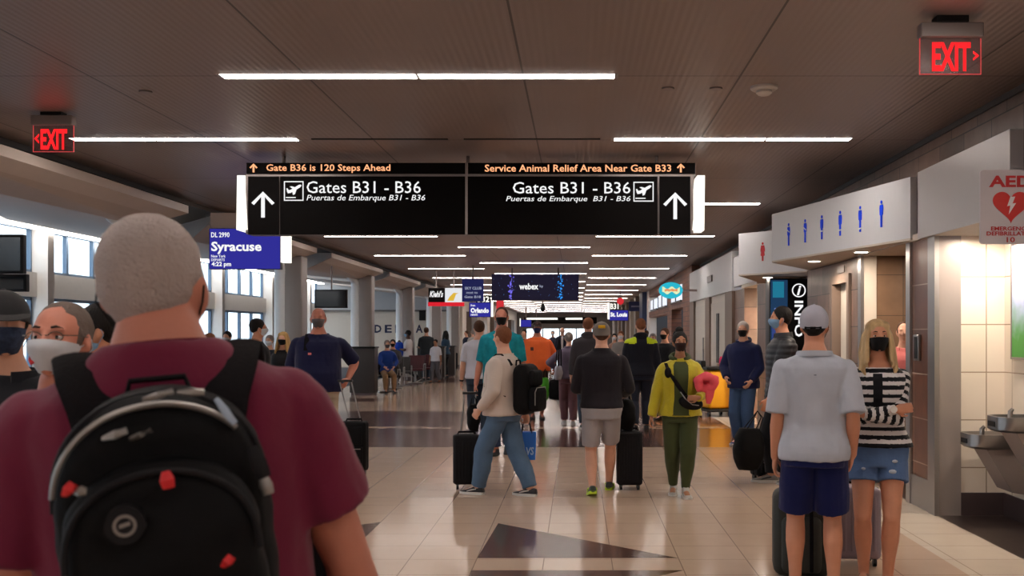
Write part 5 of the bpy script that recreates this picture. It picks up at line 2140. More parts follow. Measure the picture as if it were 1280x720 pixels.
def roller(loc, rz, w, d, h, grip, m, label, ribs=True, soft=False, grip_off=(0, 0), group='rolling suitcases'):
    """Upright case; local -Y is its front. grip: height of the telescopic grip."""
    e = empty('rolling_suitcase', loc, R(rz), label, 'suitcase', group)
    b = MB()
    b.box(-w / 2, w / 2, -d / 2, d / 2, .05, h, .035)
    body = b.build('shell', m, e)
    b = MB()
    if ribs:
        for k in range(7):
            x = -w / 2 + w * (k + 1) / 8
            b.box(x - .009, x + .009, -d / 2 - .006, -d / 2 + .002, .11, h - .06, .003)
            b.box(x - .009, x + .009, d / 2 - .002, d / 2 + .006, .11, h - .06, .003)
        b.build('ribs', m, body)
    else:
        b.box(-w / 2 + .03, w / 2 - .03, -d / 2 - .03, -d / 2 + .01, .09, h * .55, .02)
        b.box(-w / 2 + .04, w / 2 - .04, -d / 2 - .022, -d / 2 + .01, h * .58, h - .05, .015)
        b.build('front_pocket', m, e)
        b = MB()
        b.box(-w / 2 + .05, w / 2 - .05, -d / 2 - .034, -d / 2 - .028, h * .5, h * .5 + .008)
        b.build('zip', M_zip, e, shade=False)
    b = MB()
    b.box(-w / 2 - .003, w / 2 + .003, -.006, .006, .06, h - .01, .002)
    b.build('seam', M_strap, body)
    b = MB()
    b.tube([(-.09, 0, h - .01), (-.08, 0, h + .025), (.08, 0, h + .025), (.09, 0, h - .01)], .011, 8)
    b.build('carry_handle', M_strap, e)
    for x in (-1, 1):
        for y in (-1, 1):
            b = MB()
            px_, py_ = x * (w / 2 - .045), y * (d / 2 - .04)
            b.cyl((px_ - .012, py_, .03), (px_ + .012, py_, .03), .03, 14)
            b.cyl((px_, py_, .05), (px_, py_, .075), .022, 10)
            b.build('wheel', M_wheel, e)
    if grip:
        b = MB()
        for q in (-1, 1):
            b.tube([(q * w * .22, d * .32, h - .02), (q * w * .22 + grip_off[0], d * .32 + grip_off[1], grip)], .008, 8)
        b.build('telescopic_bars', M_steel, e)
        b = MB()
        b.box(-w * .22 - .02 + grip_off[0], w * .22 + .02 + grip_off[0], d * .32 - .014 + grip_off[1], d * .32 + .014 + grip_off[1], grip - .01, grip + .018, .01)
        b.build('grip', M_wheel, e)
    return e


def shoulder_straps(P, e, m, w=.028, zlow=.60, q_only=(-1, 1), gap=.018, front=True):
    H = P.H
    for q in q_only:
        def sp(x, zf, back, g=gap):
            z = zf * H - P.drop
            rx, ry, yo = P.tr(z)
            rx, ry = rx + g, ry + g
            x_ = min(abs(x) * H, rx * .98)
            y = ry * math.sqrt(max(0, 1 - (x_ / rx) ** 2))
            return P.lp(V(q * x_, yo + (-y if back else y), z))
        xs = .062
        zt = .838
        pts = [sp(.055, .775, True, gap + .01), sp(.060, .805, True), P.lp(V(q * xs * H, -.020 * H, zt * H - P.drop)), P.lp(V(q * xs * H, .012 * H, zt * H - P.drop))]
        if front:
            pts += [sp(.064, .80, False), sp(.070, .76, False), sp(.082, .70, False), sp(.099, .65, False, gap + .004), P.lp(V(q * (P.tr(.63 * H - P.drop)[0] + gap + .008), 0, .63 * H - P.drop)), sp(.085, zlow, True, gap + .01)]
        else:
            pts += [sp(.064, .80, False), sp(.066, .74, False)]
        b = MB()
        b.tube(pts, [(w, .008)] * len(pts), 10, ref=(1, 0, 0))
        b.build('shoulder_strap', m, e)


def backpack(P, label, m=None, w=.30, h=.46, d=.19, zt=.80, straps=(-1, 1), mp=None, details=True, group='backpacks'):
    m = m or M_bag
    H = P.H
    e = empty('backpack', P.e.location, P.e.rotation_euler.z, label, 'backpack', group)
    z1 = zt * H - P.drop
    z0 = z1 - h
    yb = min(P.tr(z)[2] - P.tr(z)[1] for z in (z0 + .1, z1)) - .02 + P.lean * .6
    b = MB()
    b.box(-w / 2, w / 2, yb - d * .7, yb, z0, z1, .088)
    body = b.build('main_bag', m, e)
    b = MB()
    b.box(-w * .42, w * .42, yb - d, yb - d * .6, z0 + .03, z0 + h * .55, .07)
    b.build('front_pocket', mp or m, e)
    b = MB()
    b.box(-w * .36, w * .36, yb - d * .86, yb - d * .6, z0 + h * .56, z1 - .06, .06)
    b.build('upper_pocket', mp or m, e)
    if details:
        b = MB()
        pts = [(-w * .40 + 0, yb - d * .93, z0 + .10), (-w * .40, yb - d * .93, z0 + h * .45), (-w * .30, yb - d * .95, z0 + h * .54), (w * .30, yb - d * .95, z0 + h * .54), (w * .40, yb - d * .93, z0 + h * .45), (w * .40, yb - d * .93, z0 + .10)]
        b.tube(pts, .005, 6)
        b.build('zip', M_zip, e)
    b = MB()
    b.tube([(-.05, yb - .01, z1 - .02), (-.04, yb - .01, z1 + .03), (.04, yb - .01, z1 + .03), (.05, yb - .01, z1 - .02)], .009, 8)
    b.build('top_handle', M_strap, e)
    shoulder_straps(P, e, M_strap, q_only=straps)
    return e


def soft_bag(loc, rz, w, d, h, m, label, name='duffel_bag', cat='bag', handle=.25, hx=0.0, group=None):
    e = empty(name, loc, R(rz), label, cat, group)
    b = MB()
    rings = []
    for i in range(9):
        t = i / 8
        r = (math.sin(math.pi * (.12 + .76 * t)) ** .45)
        rings.append([(w / 2 * r * math.copysign(abs(math.cos(a)) ** .8, math.cos(a)), d / 2 * r * math.copysign(abs(math.sin(a)) ** .8, math.sin(a)), h * t) for a in [2 * math.pi * k / 20 for k in range(20)]])
    b.loft(rings)
    b.build('bag_body', m, e, remesh=.02, smooth=2, disp=lambda co: np.array([.012 * noise.noise(Vector(p) * 12) for p in co]))
    for q in (-1, 1):
        b = MB()
        b.tube([(-w * .25, q * d * .2, h * .85), (-w * .15 + hx, q * .02, h + handle * .6), (hx, 0, h + handle), (w * .15 + hx, q * .02, h + handle * .6), (w * .25, q * d * .2, h * .85)], [(.012, .004)] * 5, 8, ref=(0, 1, 0))
        b.build('handle', M_strap, e)
    return e


C = lambda n, h, **k: cloth(n, h, **k)
M_wsole = mat('shoe_sole_white', 'cfcac4', .6)
M_dsole = mat('shoe_sole_dark', '1c1a1a', .6)
M_bshoe = mat('shoe_black', '17151a', .55)
M_mblk = cloth('mask_black_cloth', '0d0b0d', .9)
M_mblue = cloth('mask_blue_paper', '7fa3c4', .8)
M_mwhite = cloth('mask_white_cloth', 'c9cbd0', .85)
M_mgrey = cloth('mask_grey_cloth', '5a5456', .9)
M_jeans = mat('denim_mid_blue', '48617c', .8, bump=.3, bscale=60, var=.22, vscale=6)
M_jeansd = mat('denim_dark_blue', '23303f', .8, bump=.3, bscale=60, var=.22, vscale=6)

# ================================================================== PERSON 1: the man with the backpack, close to the camera
P = Person(1.87, 'm', w=1.06, belly=.03, vox=.0075, head=(-16, 2, 5), hoff=(.02, -.062), hands={'R': (.345, .10, .86, .7, -.6, .1), 'L': (-.30, .10, .86, -.4, -.8, .1)},
           feet={'R': (.12, .12, 0, 0, 8), 'L': (-.12, -.1, .02, 10, -8)})
P.make((X(193, 1.82) + .158, 1.82, 0), 19, 'man seen from behind in a maroon t-shirt, cropped grey hair, large black backpack', 'red')
M_maroon = mat('shirt_maroon_cotton', '6c1c36', .85, bump=.35, bscale=14, var=.12, vscale=5, spec=.2, sheen=.15)
t = P.top(M_maroon, hem=.50, off=.025, sleeve=.68, soff=.024, boxy=1.0, neck=.852, amp=.008, voxel=.009, neckoff=.020, sleeve_flare=.010)
P.collar(M_maroon, h=.014, off=.008, z=.846, flare=.0, open_front=False, parent=t)
P.pants(C('shorts_charcoal_cloth', '2b2a2e'), length=.95, loose=.03)
P.hair('crop', mat('hair_silver_crop', 'ab9c96', .85, bump=.7, bscale=170, var=.22, vscale=12))
P.mask(M_mblk)
P.shoes(M_bshoe, M_wsole)
P1 = P
P.e.rotation_euler.y = R(-5)
e = empty('backpack', P.e.location, P.e.rotation_euler.z, 'large black backpack with red tags and round emblem on the man in maroon', 'backpack', 'backpacks')
e.rotation_euler.y = R(-5)


def bp_shape(w, y0, y1, z0, z1, top_w=.72, n=10, seed=0):
    """Front-to-back slab with a domed top, seen from behind."""
    b = MB()
    prof = []
    N = 20
    for k in range(N + 1):
        a = math.pi * k / N
        prof.append((w / 2 * math.cos(a), z1 - (z1 - z0) * .30 + (z1 - z0) * .30 * math.sin(a) ** .8))
    prof += [(-w / 2 * 1.04, z0 + .1), (-w / 2 * .96, z0 + .02), (-w / 2 * .8, z0), (w / 2 * .8, z0), (w / 2 * .96, z0 + .02), (w / 2 * 1.04, z0 + .1)]
    cx, cz = 0, (z0 + z1) / 2
    rings = []
    for y, sc in ((y0, .80), (y0 - (y0 - y1) * .06, .93), (y0 - (y0 - y1) * .2, 1), (y0 - (y0 - y1) * .75, 1), (y0 - (y0 - y1) * .93, .93), (y1, .82)):
        rings.append([(x * sc, y, cz + (z - cz) * sc) for x, z in prof])
    b.loft(rings)
    return b


yb = -.145
ND = lambda amp, f=9: (lambda co: np.array([amp * (noise.noise(Vector(p) * f) + .5 * noise.noise(Vector((p[0] * 6, p[1] * 6, p[2] * 26)))) for p in co]))
bp_shape(.295, yb, yb - .17, 1.00, 1.525).build('main_bag', M_bag, e, remesh=.008, smooth=3, disp=ND(.008))
bp_shape(.265, yb - .11, yb - .225, 1.0, 1.43).build('front_pocket', M_bag, e, remesh=.008, smooth=3, disp=ND(.009))
bp_shape(.235, yb - .15, yb - .262, 1.0, 1.22).build('lower_pocket', M_bag, e, remesh=.008, smooth=3, disp=ND(.007))


def zipline(w, y, z0, z1, r=.004, m=M_zip, name='zip', a0=.1, a1=.9):
    b = MB()
    pts = []
    for k in range(25):
        a = math.pi * lerp(a0, a1, k / 24)
        pts.append((w / 2 * math.cos(a), y, z1 - (z1 - z0) * .3 + (z1 - z0) * .3 * math.sin(a) ** .8))
    b.tube(pts, [r] * 25, 8)
    return b.build(name, m, e)


zipline(.288, yb - .135, 1.0, 1.518, .006, M_bagd, 'piping', 0, 1)
zipline(.283, yb - .172, 1.0, 1.505, .0045, M_zip, 'zip', .22, .95)
zipline(.252, yb - .222, 1.0, 1.415, .005, M_bagd, 'piping', 0, 1)
zipline(.222, yb - .262, 1.0, 1.212, .004, M_bagd, 'piping', 0, 1)
M_redtag = mat('tag_red', 'c8141c', .5)


def pull(x, y, z, dx, dz, m, name='zip_pull', L=.03, w=.006):
    b = MB()
    b.tube([(x, y, z), (x + dx * L * .5, y - .006, z + dz * L * .5), (x + dx * L, y - .004, z + dz * L)], [(w * .6, .003), (w, .004), (w * .8, .003)], 8, ref=(1, 0, 0.3))
    b.build(name, m, e)


pull(.085, yb - .185, 1.505, .5, -.85, mat('tag_pale_blue', '9fb0c4', .5), L=.045)
pull(-.01, yb - .2, 1.515, 1, .2, M_zip, L=.04)
pull(.035, yb - .19, 1.52, 1, -.1, M_zip, L=.035)
pull(-.065, yb - .205, 1.468, .9, .2, M_zip, L=.035, w=.010)
pull(-.03, yb - .205, 1.463, .9, .3, M_zip, L=.03, w=.010)
pull(-.115, yb - .235, 1.40, .5, .6, M_redtag, L=.025, w=.008)
pull(-.103, yb - .235, 1.405, .6, -.1, M_zip, L=.025, w=.008)
pull(.012, yb - .235, 1.415, .1, -1, M_redtag, L=.022, w=.010)
pull(.075, yb - .262, 1.28, .5, .5, M_redtag, L=.025, w=.008)
pull(.128, yb - .19, 1.43, .3, -1, M_bagd, 'side_buckle', L=.045, w=.012)
pull(.14, yb - .17, 1.385, .2, -1, M_zip, L=.028, w=.010)
b = MB()
b.cyl((-.045, yb - .21, 1.35), (-.045, yb - .242, 1.35), .026, 24)
em = b.build('round_emblem', M_bagd, e)
b = MB()
ro = [(.015 * math.cos(a), .015 * math.sin(a)) for a in [2 * math.pi * k / 24 for k in range(24)]]
ri = [(.011 * math.cos(a), .011 * math.sin(a)) for a in [2 * math.pi * k / 24 for k in range(24)]]
for k in range(24):
    j = (k + 1) % 24
    b.prism([ro[k], ro[j], ri[j], ri[k]], (-.045, yb - .2415, 1.35), (1, 0, 0), (0, 0, 1), .002)
b.prism([(-.007, -.003), (.007, .0), (.007, .005), (-.007, .002)], (-.045, yb - .2415, 1.35), (1, 0, 0), (0, 0, 1), .002)
b.build('emblem_ring', M_zip, em, shade=False)
b = MB()
b.tube([(-.05, yb - .01, 1.50), (-.04, yb - .01, 1.535), (.04, yb - .01, 1.535), (.05, yb - .01, 1.50)], [(.010, .005)] * 4, 8, ref=(0, 1, 0))
b.build('top_handle', M_strap, e)
for q in (-1, 1):
    b = MB()
    pts = [(q * .085, yb - .02, 1.44), (q * .10, yb + .01, 1.50), (q * .118, yb + .055, 1.545), (q * .128, -.03, 1.578), (q * .132, .03, 1.575), (q * .135, .085, 1.54), (q * .145, .135, 1.46), (q * .17, .165, 1.33), (q * .22, .13, 1.18), (q * .262, .02, 1.10), (q * .23, -.12, 1.06), (q * .17, yb - .02, 1.05)]
    b.tube(pts, [(.036, .009)] * 9 + [(.018, .005)] * 3, 12, ref=(1, 0, 0))
    b.build('shoulder_strap', mat('strap_padded_dark_grey', '171416', .9, spec=.1, bump=.3, bscale=150), e)

# ---- the three faces at the left edge
P = Person(1.69, 'm', w=1.1, belly=.02, vox=.0065, head=(4, 5)).make((X(79, 2.95), 2.95, 0), 176, 'balding man with thin glasses and white face mask in an olive vest, facing the camera', 'red')
M_olive = cloth('vest_olive_cloth', '3a3a2e')
t = P.top(M_olive, hem=.48, sleeve=1.9, off=.022, boxy=.95)
P.patch('orange_panel', cloth('panel_orange_cloth', 'c44a1c'), 118, 150, .60, .80, .026, .006, t)
P.collar(M_olive, h=.03, parent=t)
P.patch('strap', M_strap, 62, 80, .6, .80, .028, .006, t)
P.pants(C('trousers_dark_grey', '2c2c30'))
P.hair('thin', mat('hair_grey_brown', '5f5048', .8, bump=.5, bscale=160, var=.2, vscale=30))
P.mask(M_mwhite)
b = MB()
b.xf = P.hm
b.tube([(.034, .090, -.072), (.040, .086, -.082), (.034, .091, -.088), (.028, .095, -.095)], [(.006, .002)] * 4, 8, ref=(1, 0, 0))
b.build('mask_mark', M_redtag, P.e)
P.glasses(mat('glasses_wire', '5b5048', .3, .8))
P.shoes(M_bshoe, M_dsole)

P = Person(1.74, 'm', w=1.08, vox=.009, head=(18, 0), hands={'R': (.16, .24, 1.06, 1, -.3, -.3), 'L': (-.20, .20, 1.10, -1, -.3, -.3)}).make((X(6, 3.6), 3.6, 0), 195, 'man at the left edge in a black jacket, dark cap and navy patterned bandana', 'light')
M_blackj = cloth('jacket_black_cloth', '14151b')
t = P.top(M_blackj, hem=.48, sleeve=1.85, off=.026, boxy=.95)
P.collar(M_blackj, h=.03, parent=t)
P.patch('chest_badge', mat('badge_grey', '8b8378', .4, .5), 48, 60, .735, .745, .030, .004, t, nz=3)
P.pants(M_blackj)
P.hair('crop', 'dark')
P.cap(cloth('cap_charcoal', '2a2a2c'))
P.mask(mat('bandana_navy_pattern', '26344e', .9, bump=.3, var=.9, vscale=60))
P.shoes(M_bshoe, M_dsole)

P = Person(1.72, 'f', vox=.009, head=(0, -4)).make((X(124, 4.4), 4.4, 0), 118, 'dark-haired woman with a blue face mask, behind the man with glasses', 'tan')
t = P.top(C('coat_dark_brown', '2a1f1d'), hem=.46, sleeve=1.9, off=.026, soff=.02)
P.pants(M_jeansd)
P.hair('pony', 'dark')
P.mask(M_mblue)
P.shoes(M_bshoe, M_dsole)

# ---- man in navy polo with roller
PX, PY = X(398, 12), 12.0
P = Person(1.90, 'm', w=1.24, belly=.05, vox=.0095, hands={'L': (-.33, .05, 1.07, -.6, -.8, 0), 'R': (.30, -.08, .92, .6, -.8, 0)}, feet={'R': (.10, .20, 0, 0, 8), 'L': (-.10, -.16, .03, 15, -8)}, curl=(.5, 1.1)).make((PX, PY, 0), 190, 'big man in a navy polo shirt and grey mask, walking towards the camera', 'red')
M_navyp = cloth('polo_navy', '141636')
t = P.top(M_navyp, hem=.49, sleeve=.95, off=.022, soff=.022, boxy=1.0, sleeve_flare=.012)
P.collar(M_navyp, h=.022, parent=t)
P.patch('chest_logo', mat('logo_red_white', 'd06a6a', .6), 68, 76, .715, .728, .026, .003, t, nz=2)
P.patch('placket', M_navyp, 86, 94, .74, .83, .024, .004, t, nz=5)
P.pants(C('trousers_khaki_beige', 'b3a28c'), loose=.02)
P.hair('bald', 'brown')
P.mask(M_mgrey)
P.shoes(mat('shoe_brown', '3b2a20', .5), M_dsole)
e = empty('shoulder_bag_strap', P.e.location, P.e.rotation_euler.z, 'black shoulder strap over the right shoulder of the man in navy', 'strap')
shoulder_straps(P, e, M_strap, q_only=(1,), gap=.028, front=False)
roller((X(445, 11.85), 11.75, 0), 0, .30, .21, .61, 1.06, M_bag, 'black soft rolling suitcase held by the man in the navy polo', ribs=False, grip_off=(-.11, -.02))

# ---- people of the seating area on the left
P = Person(1.79, 'm', w=1.05, vox=.013).make((X(322, 13.5), 13.5, 0), -62, 'dark-haired man in a black coat and glasses, looking away to the right', 'tan')
P.top(M_blackj, hem=.46, sleeve=1.9, off=.03)
P.pants(M_blackj)
P.hair('short', 'dark')
P.mask(M_mwhite)
P.glasses(M_black)
P.shoes(M_bshoe, M_dsole)
P = Person(1.62, 'f', vox=.013).make((X(354, 15.5), 15.5, 0), 175, 'blond woman in a black mask standing left of the man in navy', 'light')
P.top(C('coat_black_wool', '19171a'), hem=.46, sleeve=1.9, off=.03)
P.pants(M_jeansd)
P.hair('long', 'blond')
P.mask(M_mblk)
P.shoes(M_bshoe, M_dsole)
for px, Y, H, sx, hr, hs_, ck, msk, hd, lb in ((262, 14.8, 1.60, 'f', 'long', 'ginger', '4a3a34', None, 20, 'brown-haired woman behind the shoulder of the man in maroon'),
                                         (284, 19.0, 1.64, 'm', 'short', 'dark', '3a1c22', M_mwhite, 175, 'dark-haired person in a white mask before the window'),
                                         (337, 18.5, 1.57, 'f', 'short', 'grey', '22242c', M_mwhite, 170, 'grey-haired person in a white mask between the dark coat and the blond woman')):
    P = Person(H, sx, vox=.015).make((X(px, Y), Y, 0), hd, lb, 'light')
    P.top(C('coat_' + ck, ck), hem=.47, sleeve=1.9, off=.028)
    P.pants(M_jeansd)
    P.hair(hr, hs_)
    if msk:
        P.mask(msk)
    P.shoes(M_bshoe, M_dsole)


def seated(px, Y, H, heading, lb, top_m, pm, hr, hm_, msk, z=.47, sk='light'):
    fw = .46
    P = Person(H, 'm', vox=.016, drop=.5 * H - z - .09, feet={'R': (.11, fw, 0, 0, 5), 'L': (-.11, fw, 0, 0, -5)}, hands={'R': (.12, .34, z + .22, 1, -.5, 0), 'L': (-.12, .34, z + .22, -1, -.5, 0)})
    P.make((X(px, Y), Y, 0), heading, lb, sk)
    P.top(top_m, hem=.50, sleeve=1.9, off=.022)
    P.pants(pm, waist=.55)
    P.hair(hr, hm_)
    if msk:
        P.mask(msk)
    P.shoes(M_bshoe, M_dsole)
    return P


seated(484, 28.3, 1.72, 200, 'seated person in a blue shirt beside the dark gate podium', C('shirt_royal_blue', '1e3c86'), C('trousers_tan2', '8b6b4c'), 'short', 'grey', M_mgrey)
seated(491, 30.0, 1.74, 185, 'seated person in grey with a black mask, left of the walking man', C('shirt_dark_grey2', '3a383c'), M_blackj, 'short', 'dark', M_mblk, sk='tan')

P = Person(1.78, 'm', vox=.014, feet={'R': (.08, .38, 0, 0, 4), 'L': (-.08, -.36, .06, 28, -4)}, hands={'L': (-.12, .26, 1.1, -.6, -.8, 0), 'R': (.18, .22, 1.1, .6, -.8, 0)}).make((X(510, 34), 34, 0), 90, 'man in a white t-shirt walking left past the seats, dark trousers', 'dark')
P.top(C('shirt_white2', 'c9c4c6'), hem=.50, sleeve=.85, off=.025, boxy=.95)
P.pants(C('trousers_black2', '17171b'))
P.hair('short', 'dark')
P.mask(M_mblue)
P.shoes(M_bshoe, M_wsole)
soft_bag((X(499, 34), 34, .82), 90, .34, .3, .5, C('bag_royal_blue', '1c48b8'), 'bright blue bag carried in front by the man walking left', 'blue_bag', 'bag', .06)

P = Person(1.81, 'm', w=1.08, vox=.015, hands={'R': (.16, .3, 1.15), 'L': (-.16, .3, 1.15)}).make((X(535, 36), 35.6, 0), 0, 'man in a dark grey t-shirt at the gate counter, seen from behind', 'light')
P.top(C('shirt_dark_teal_grey', '2e3438'), hem=.50, sleeve=.9, off=.022, boxy=.95)
P.pants(M_jeansd)
P.hair('short', 'brown')
P.shoes(M_bshoe, M_dsole)
P = Person(1.42, 'm', w=.95, vox=.013, feet={'R': (.07, .18, 0, 0, 4), 'L': (-.07, -.16, .02, 10, -4)}).make((X(544.5, 33.8), 33.8, 0), 160, 'boy in a white t-shirt and grey trousers beside the maroon seats', 'brown')
P.top(C('shirt_white3', 'cfcdd4'), hem=.50, sleeve=.9, off=.025, boxy=.95)
P.pants(C('trousers_grey3', '5d5c62'))
P.hair('short', 'dark')
P.shoes(M_bshoe, M_dsole)
P = Person(1.70, 'f', vox=.015, hands={'R': (.2, .2, .9)}).make((X(557, 37.7), 37.7, 0), 60, 'woman with long dark hair in a denim top at the gate counter', 'tan')
P.top(C('denim_top', '2a4258'), hem=.50, sleeve=.9, off=.02)
P.pants(M_blackj)
P.hair('long', 'dark')
P.shoes(M_bshoe, M_dsole)
P = Person(1.72, 'm', vox=.017).make((X(583, 46), 46, 0), 130, 'distant man in a dark jacket with a black case, beside the last columns', 'light')
P.top(C('jacket_dark_navy', '1b2034'), hem=.48, sleeve=1.9, off=.028)
P.pants(C('trousers_grey4', '55555c'))
P.hair('short', 'brown')
P.shoes(M_bshoe, M_dsole)
roller((X(567, 46), 45.8, 0), 0, .4, .25, .75, .95, M_bag, 'black case beside the distant man in a dark jacket')
for px, Y, H, sx, hr, hm_, ck, hd, mk, lb in ((591, 43, 1.74, 'm', 'short', 'grey', 'a9a4a0', 30, None, 'distant grey-haired person in a pale shirt near the Orlando screen'),
                                        (598, 40, 1.73, 'f', 'short', 'dark', '3c2730', 200, M_mwhite, 'distant dark-haired person left of the man in the white t-shirt'),
                                        (655, 30, 1.72, 'm', 'short', 'dark', '2b2a30', 170, None, 'dark-clothed person half hidden left of the orange t-shirt'),
                                        (691, 44, 1.72, 'f', 'short', 'grey', '2a2c3c', 170, M_mwhite, 'distant person in a dark top right of the orange t-shirt'),
                                        (703, 38, 1.82, 'm', 'bald', 'brown', '191c2c', 178, None, 'distant man in an open dark coat facing the camera'),
                                        (768, 30, 1.60, 'f', 'short', 'dark', '8e6a5c', 175, M_mwhite, 'person with a white mask and dark fringe right of the grey cap'),
                                        (776, 27, 1.66, 'm', 'short', 'ginger', '6f6a68', 170, M_mwhite, 'person with a white mask beside the black and yellow jacket'),
                                        (816, 22, 1.60, 'm', 'short', 'grey', '55565c', 175, M_mwhite, 'person in grey with a white mask right of the black and yellow jacket'),
                                        (845, 26, 1.66, 'm', 'short', 'dark', '24252b', 180, M_mblk, 'distant masked person right behind the woman with the bun'),
                                        (808, 34, 1.70, 'm', 'short', 'brown', '30333c', 0, None, 'distant walker before the brick shopfront')):
    P = Person(H, sx, vox=.017, feet={'R': (.08, .12, 0, 0, 4), 'L': (-.08, -.12, .02, 8, -4)}).make((X(px, Y), Y, 0), hd, lb, 'light')
    t = P.top(C('top_' + ck, ck), hem=.46, sleeve=1.9, off=.026)
    if px == 703:
        P.patch('shirt_front', C('shirt_white5', 'c8c0c0'), 80, 100, .56, .83, .030, .004, t)
    P.pants(M_jeansd)
    P.hair(hr, hm_)
    if mk:
        P.mask(mk)
    P.shoes(M_bshoe, M_dsole)
# ---- the walkers in the middle
P = Person(1.80, 'm', w=1.08, vox=.012).make((X(599, 16.2), 16.2, 0), 8, 'dark-haired man in a white t-shirt walking away, left of the beige sweater', 'light')
P.top(C('shirt_white', 'c4c2cc'), hem=.50, sleeve=.85, off=.022, boxy=.97)
P.pants(M_jeansd)
P.hair('short', 'brown')
P.shoes(M_bshoe, M_dsole)
e = empty('wrist_band', P.e.location, P.e.rotation_euler.z, 'dark band on the left wrist of the man in the white t-shirt', 'wristband')
b = MB()
d_ = (P.wri['L'] - P.elb['L']).normalized()
b.tube([P.wri['L'] - d_ * .03, P.wri['L'] - d_ * .005], [.034, .034], 14)
b.build('band', M_black, e)

P = Person(1.95, 'm', w=1.12, vox=.012, hands={'R': (.34, .02, .92)}, feet={'R': (.07, .1, 0, 0, 5), 'L': (-.07, -.12, .02, 8, -5)}).make((X(627, 13.8), 13.8, 0), 180, 'tall man in a teal patterned shirt and black mask, facing the camera', 'red')
M_teal = mat('shirt_teal_pattern', '15808e', .85, bump=.3, var=.45, vscale=14, spec=.2)
t = P.top(M_teal, hem=.48, sleeve=.95, off=.025, boxy=1.0)
P.collar(M_teal, h=.02, parent=t)
P.pants(C('trousers_blue5', '2a3a58'))
P.hair('crop', 'brown')
P.mask(M_mblk)
P.shoes(M_bshoe, M_dsole)

# man in the beige sweater
BX, BY = X(629, 10.3), 10.3
P = Person(1.70, 'm', w=1.14, belly=.03, vox=.0085, head=(-20, 0), feet={'L': (-.05, .26, 0, 0, -2), 'R': (.05, -.27, .0, 0, 2)}, hands={'L': (-.28, .12, .86, -.6, -1, 0), 'R': (.26, -.13, .80, .6, -1, 0)}, curl=(1.1, .9)).make((BX, BY, 0), 68, 'man in a beige sweater and blue jeans striding left, seen from behind', 'light')
M_beigesw = mat('sweater_beige_knit', 'c6b6ab', .9, bump=.4, bscale=18, var=.08, spec=.2, sheen=.2)
t = P.top(M_beigesw, hem=.485, sleeve=1.95, off=.026, soff=.022, boxy=1.02, amp=.007)
P.collar(M_beigesw, h=.016, off=.010, open_front=False, flare=0, parent=t)
P.pants(M_jeans, loose=.022, off=.014, length=1.96, amp=.007)
P.hair('crop', 'ginger')
P.shoes(M_bshoe, M_wsole, M_wsole)
backpack(P, 'black backpack with a grey clip on the man in the beige sweater', M_bag, .33, .50, .27, .785)
roller((X(583, 10.75), 10.75, 0), 6, .27, .2, .56, .98, M_bagd, 'dark ribbed suitcase standing left of the striding man in beige', grip_off=(.04, -.04))
soft_bag((X(592, 10.62), 10.62, .60), 10, .14, .16, .28, M_bag, 'small black bag hung on the handle of the ribbed suitcase', 'small_bag', 'bag', .09, .0)
hp = P.handpos('R')
print('BAG', hp, 722 + 1300 * hp.x / hp.y, 417 - 1300 * (hp.z - 1.6) / hp.y)
e = empty('shopping_bag', (hp.x, hp.y, hp.z - .385), R(8), 'bright blue shopping bag with pale lettering hanging behind the striding man', 'shopping bag')
b = MB()
b.loft([[(-.085, -.045, 0), (.085, -.045, 0), (.085, .045, 0), (-.085, .045, 0)], [(-.095, -.05, .28), (.095, -.05, .28), (.095, .05, .28), (-.095, .05, .28)]])
b.build('bag_body', mat('bag_blue_plastic', '1268c8', .45, bump=.3, bscale=14), e, shade=False)
text('VS', (-.01, .07, .05, .13), ((0, -.052, 0), (1, 0, 0), (0, 0, 1)), mat('bag_print', 'a9c6e8', .5), e, 'print', .03, .1, .002)
for q in (-1, 1):
    b = MB()
    b.tube([(-.05, q * .05, .27), (-.03, q * .02, .38), (.03, q * .02, .38), (.05, q * .05, .27)], .006, 6)
    b.build('handle', M_strap, e)

# man in the orange shirt with bags
P = Person(1.83, 'm', w=1.16, belly=.03, vox=.013, hands={'L': (-.32, .08, .93, -.6, -1, 0), 'R': (.33, .05, .93, .6, -1, 0)}, curl=(.6, 1.1)).make((X(671.5, 19.6), 19.6, 0), 180, 'man in a bright orange t-shirt, cap and navy mask, carrying bags', 'red')
M_orange = cloth('shirt_orange', 'd8602c')
t = P.top(M_orange, hem=.49, sleeve=.95, off=.026, boxy=1.02, sleeve_flare=.015)
P.patch('chest_print', cloth('print_dark', '5a3a30'), 62, 76, .70, .735, .030, .003, t, nz=3)
P.pants(C('shorts_brown', '6b5340'), length=.95, loose=.035)
P.hair('crop', 'brown')
P.cap(cloth('cap_brown', '3a2a28'))
P.mask(cloth('mask_navy', '27305a'))
P.shoes(mat('sandal_brown', '4a2e26', .6), M_dsole)
hp = P.handpos('L')
soft_bag((hp.x + .03, hp.y - .03, .36), 0, .30, .2, .38, M_bag, 'black soft bag in the hand of the man in orange', 'hand_bag', 'bag', .2)
soft_bag((hp.x - .16, hp.y - .06, .36), 20, .16, .14, .42, cloth('bag_green', '4a9a2c'), 'bright green pouch carried beside the black bag of the man in orange', 'green_pouch', 'pouch', .16)
soft_bag((hp.x - .24, hp.y - .02, .16), 0, .14, .12, .26, M_bag, 'little black pouch dangling lowest beside the man in orange', 'small_pouch', 'pouch', .3)

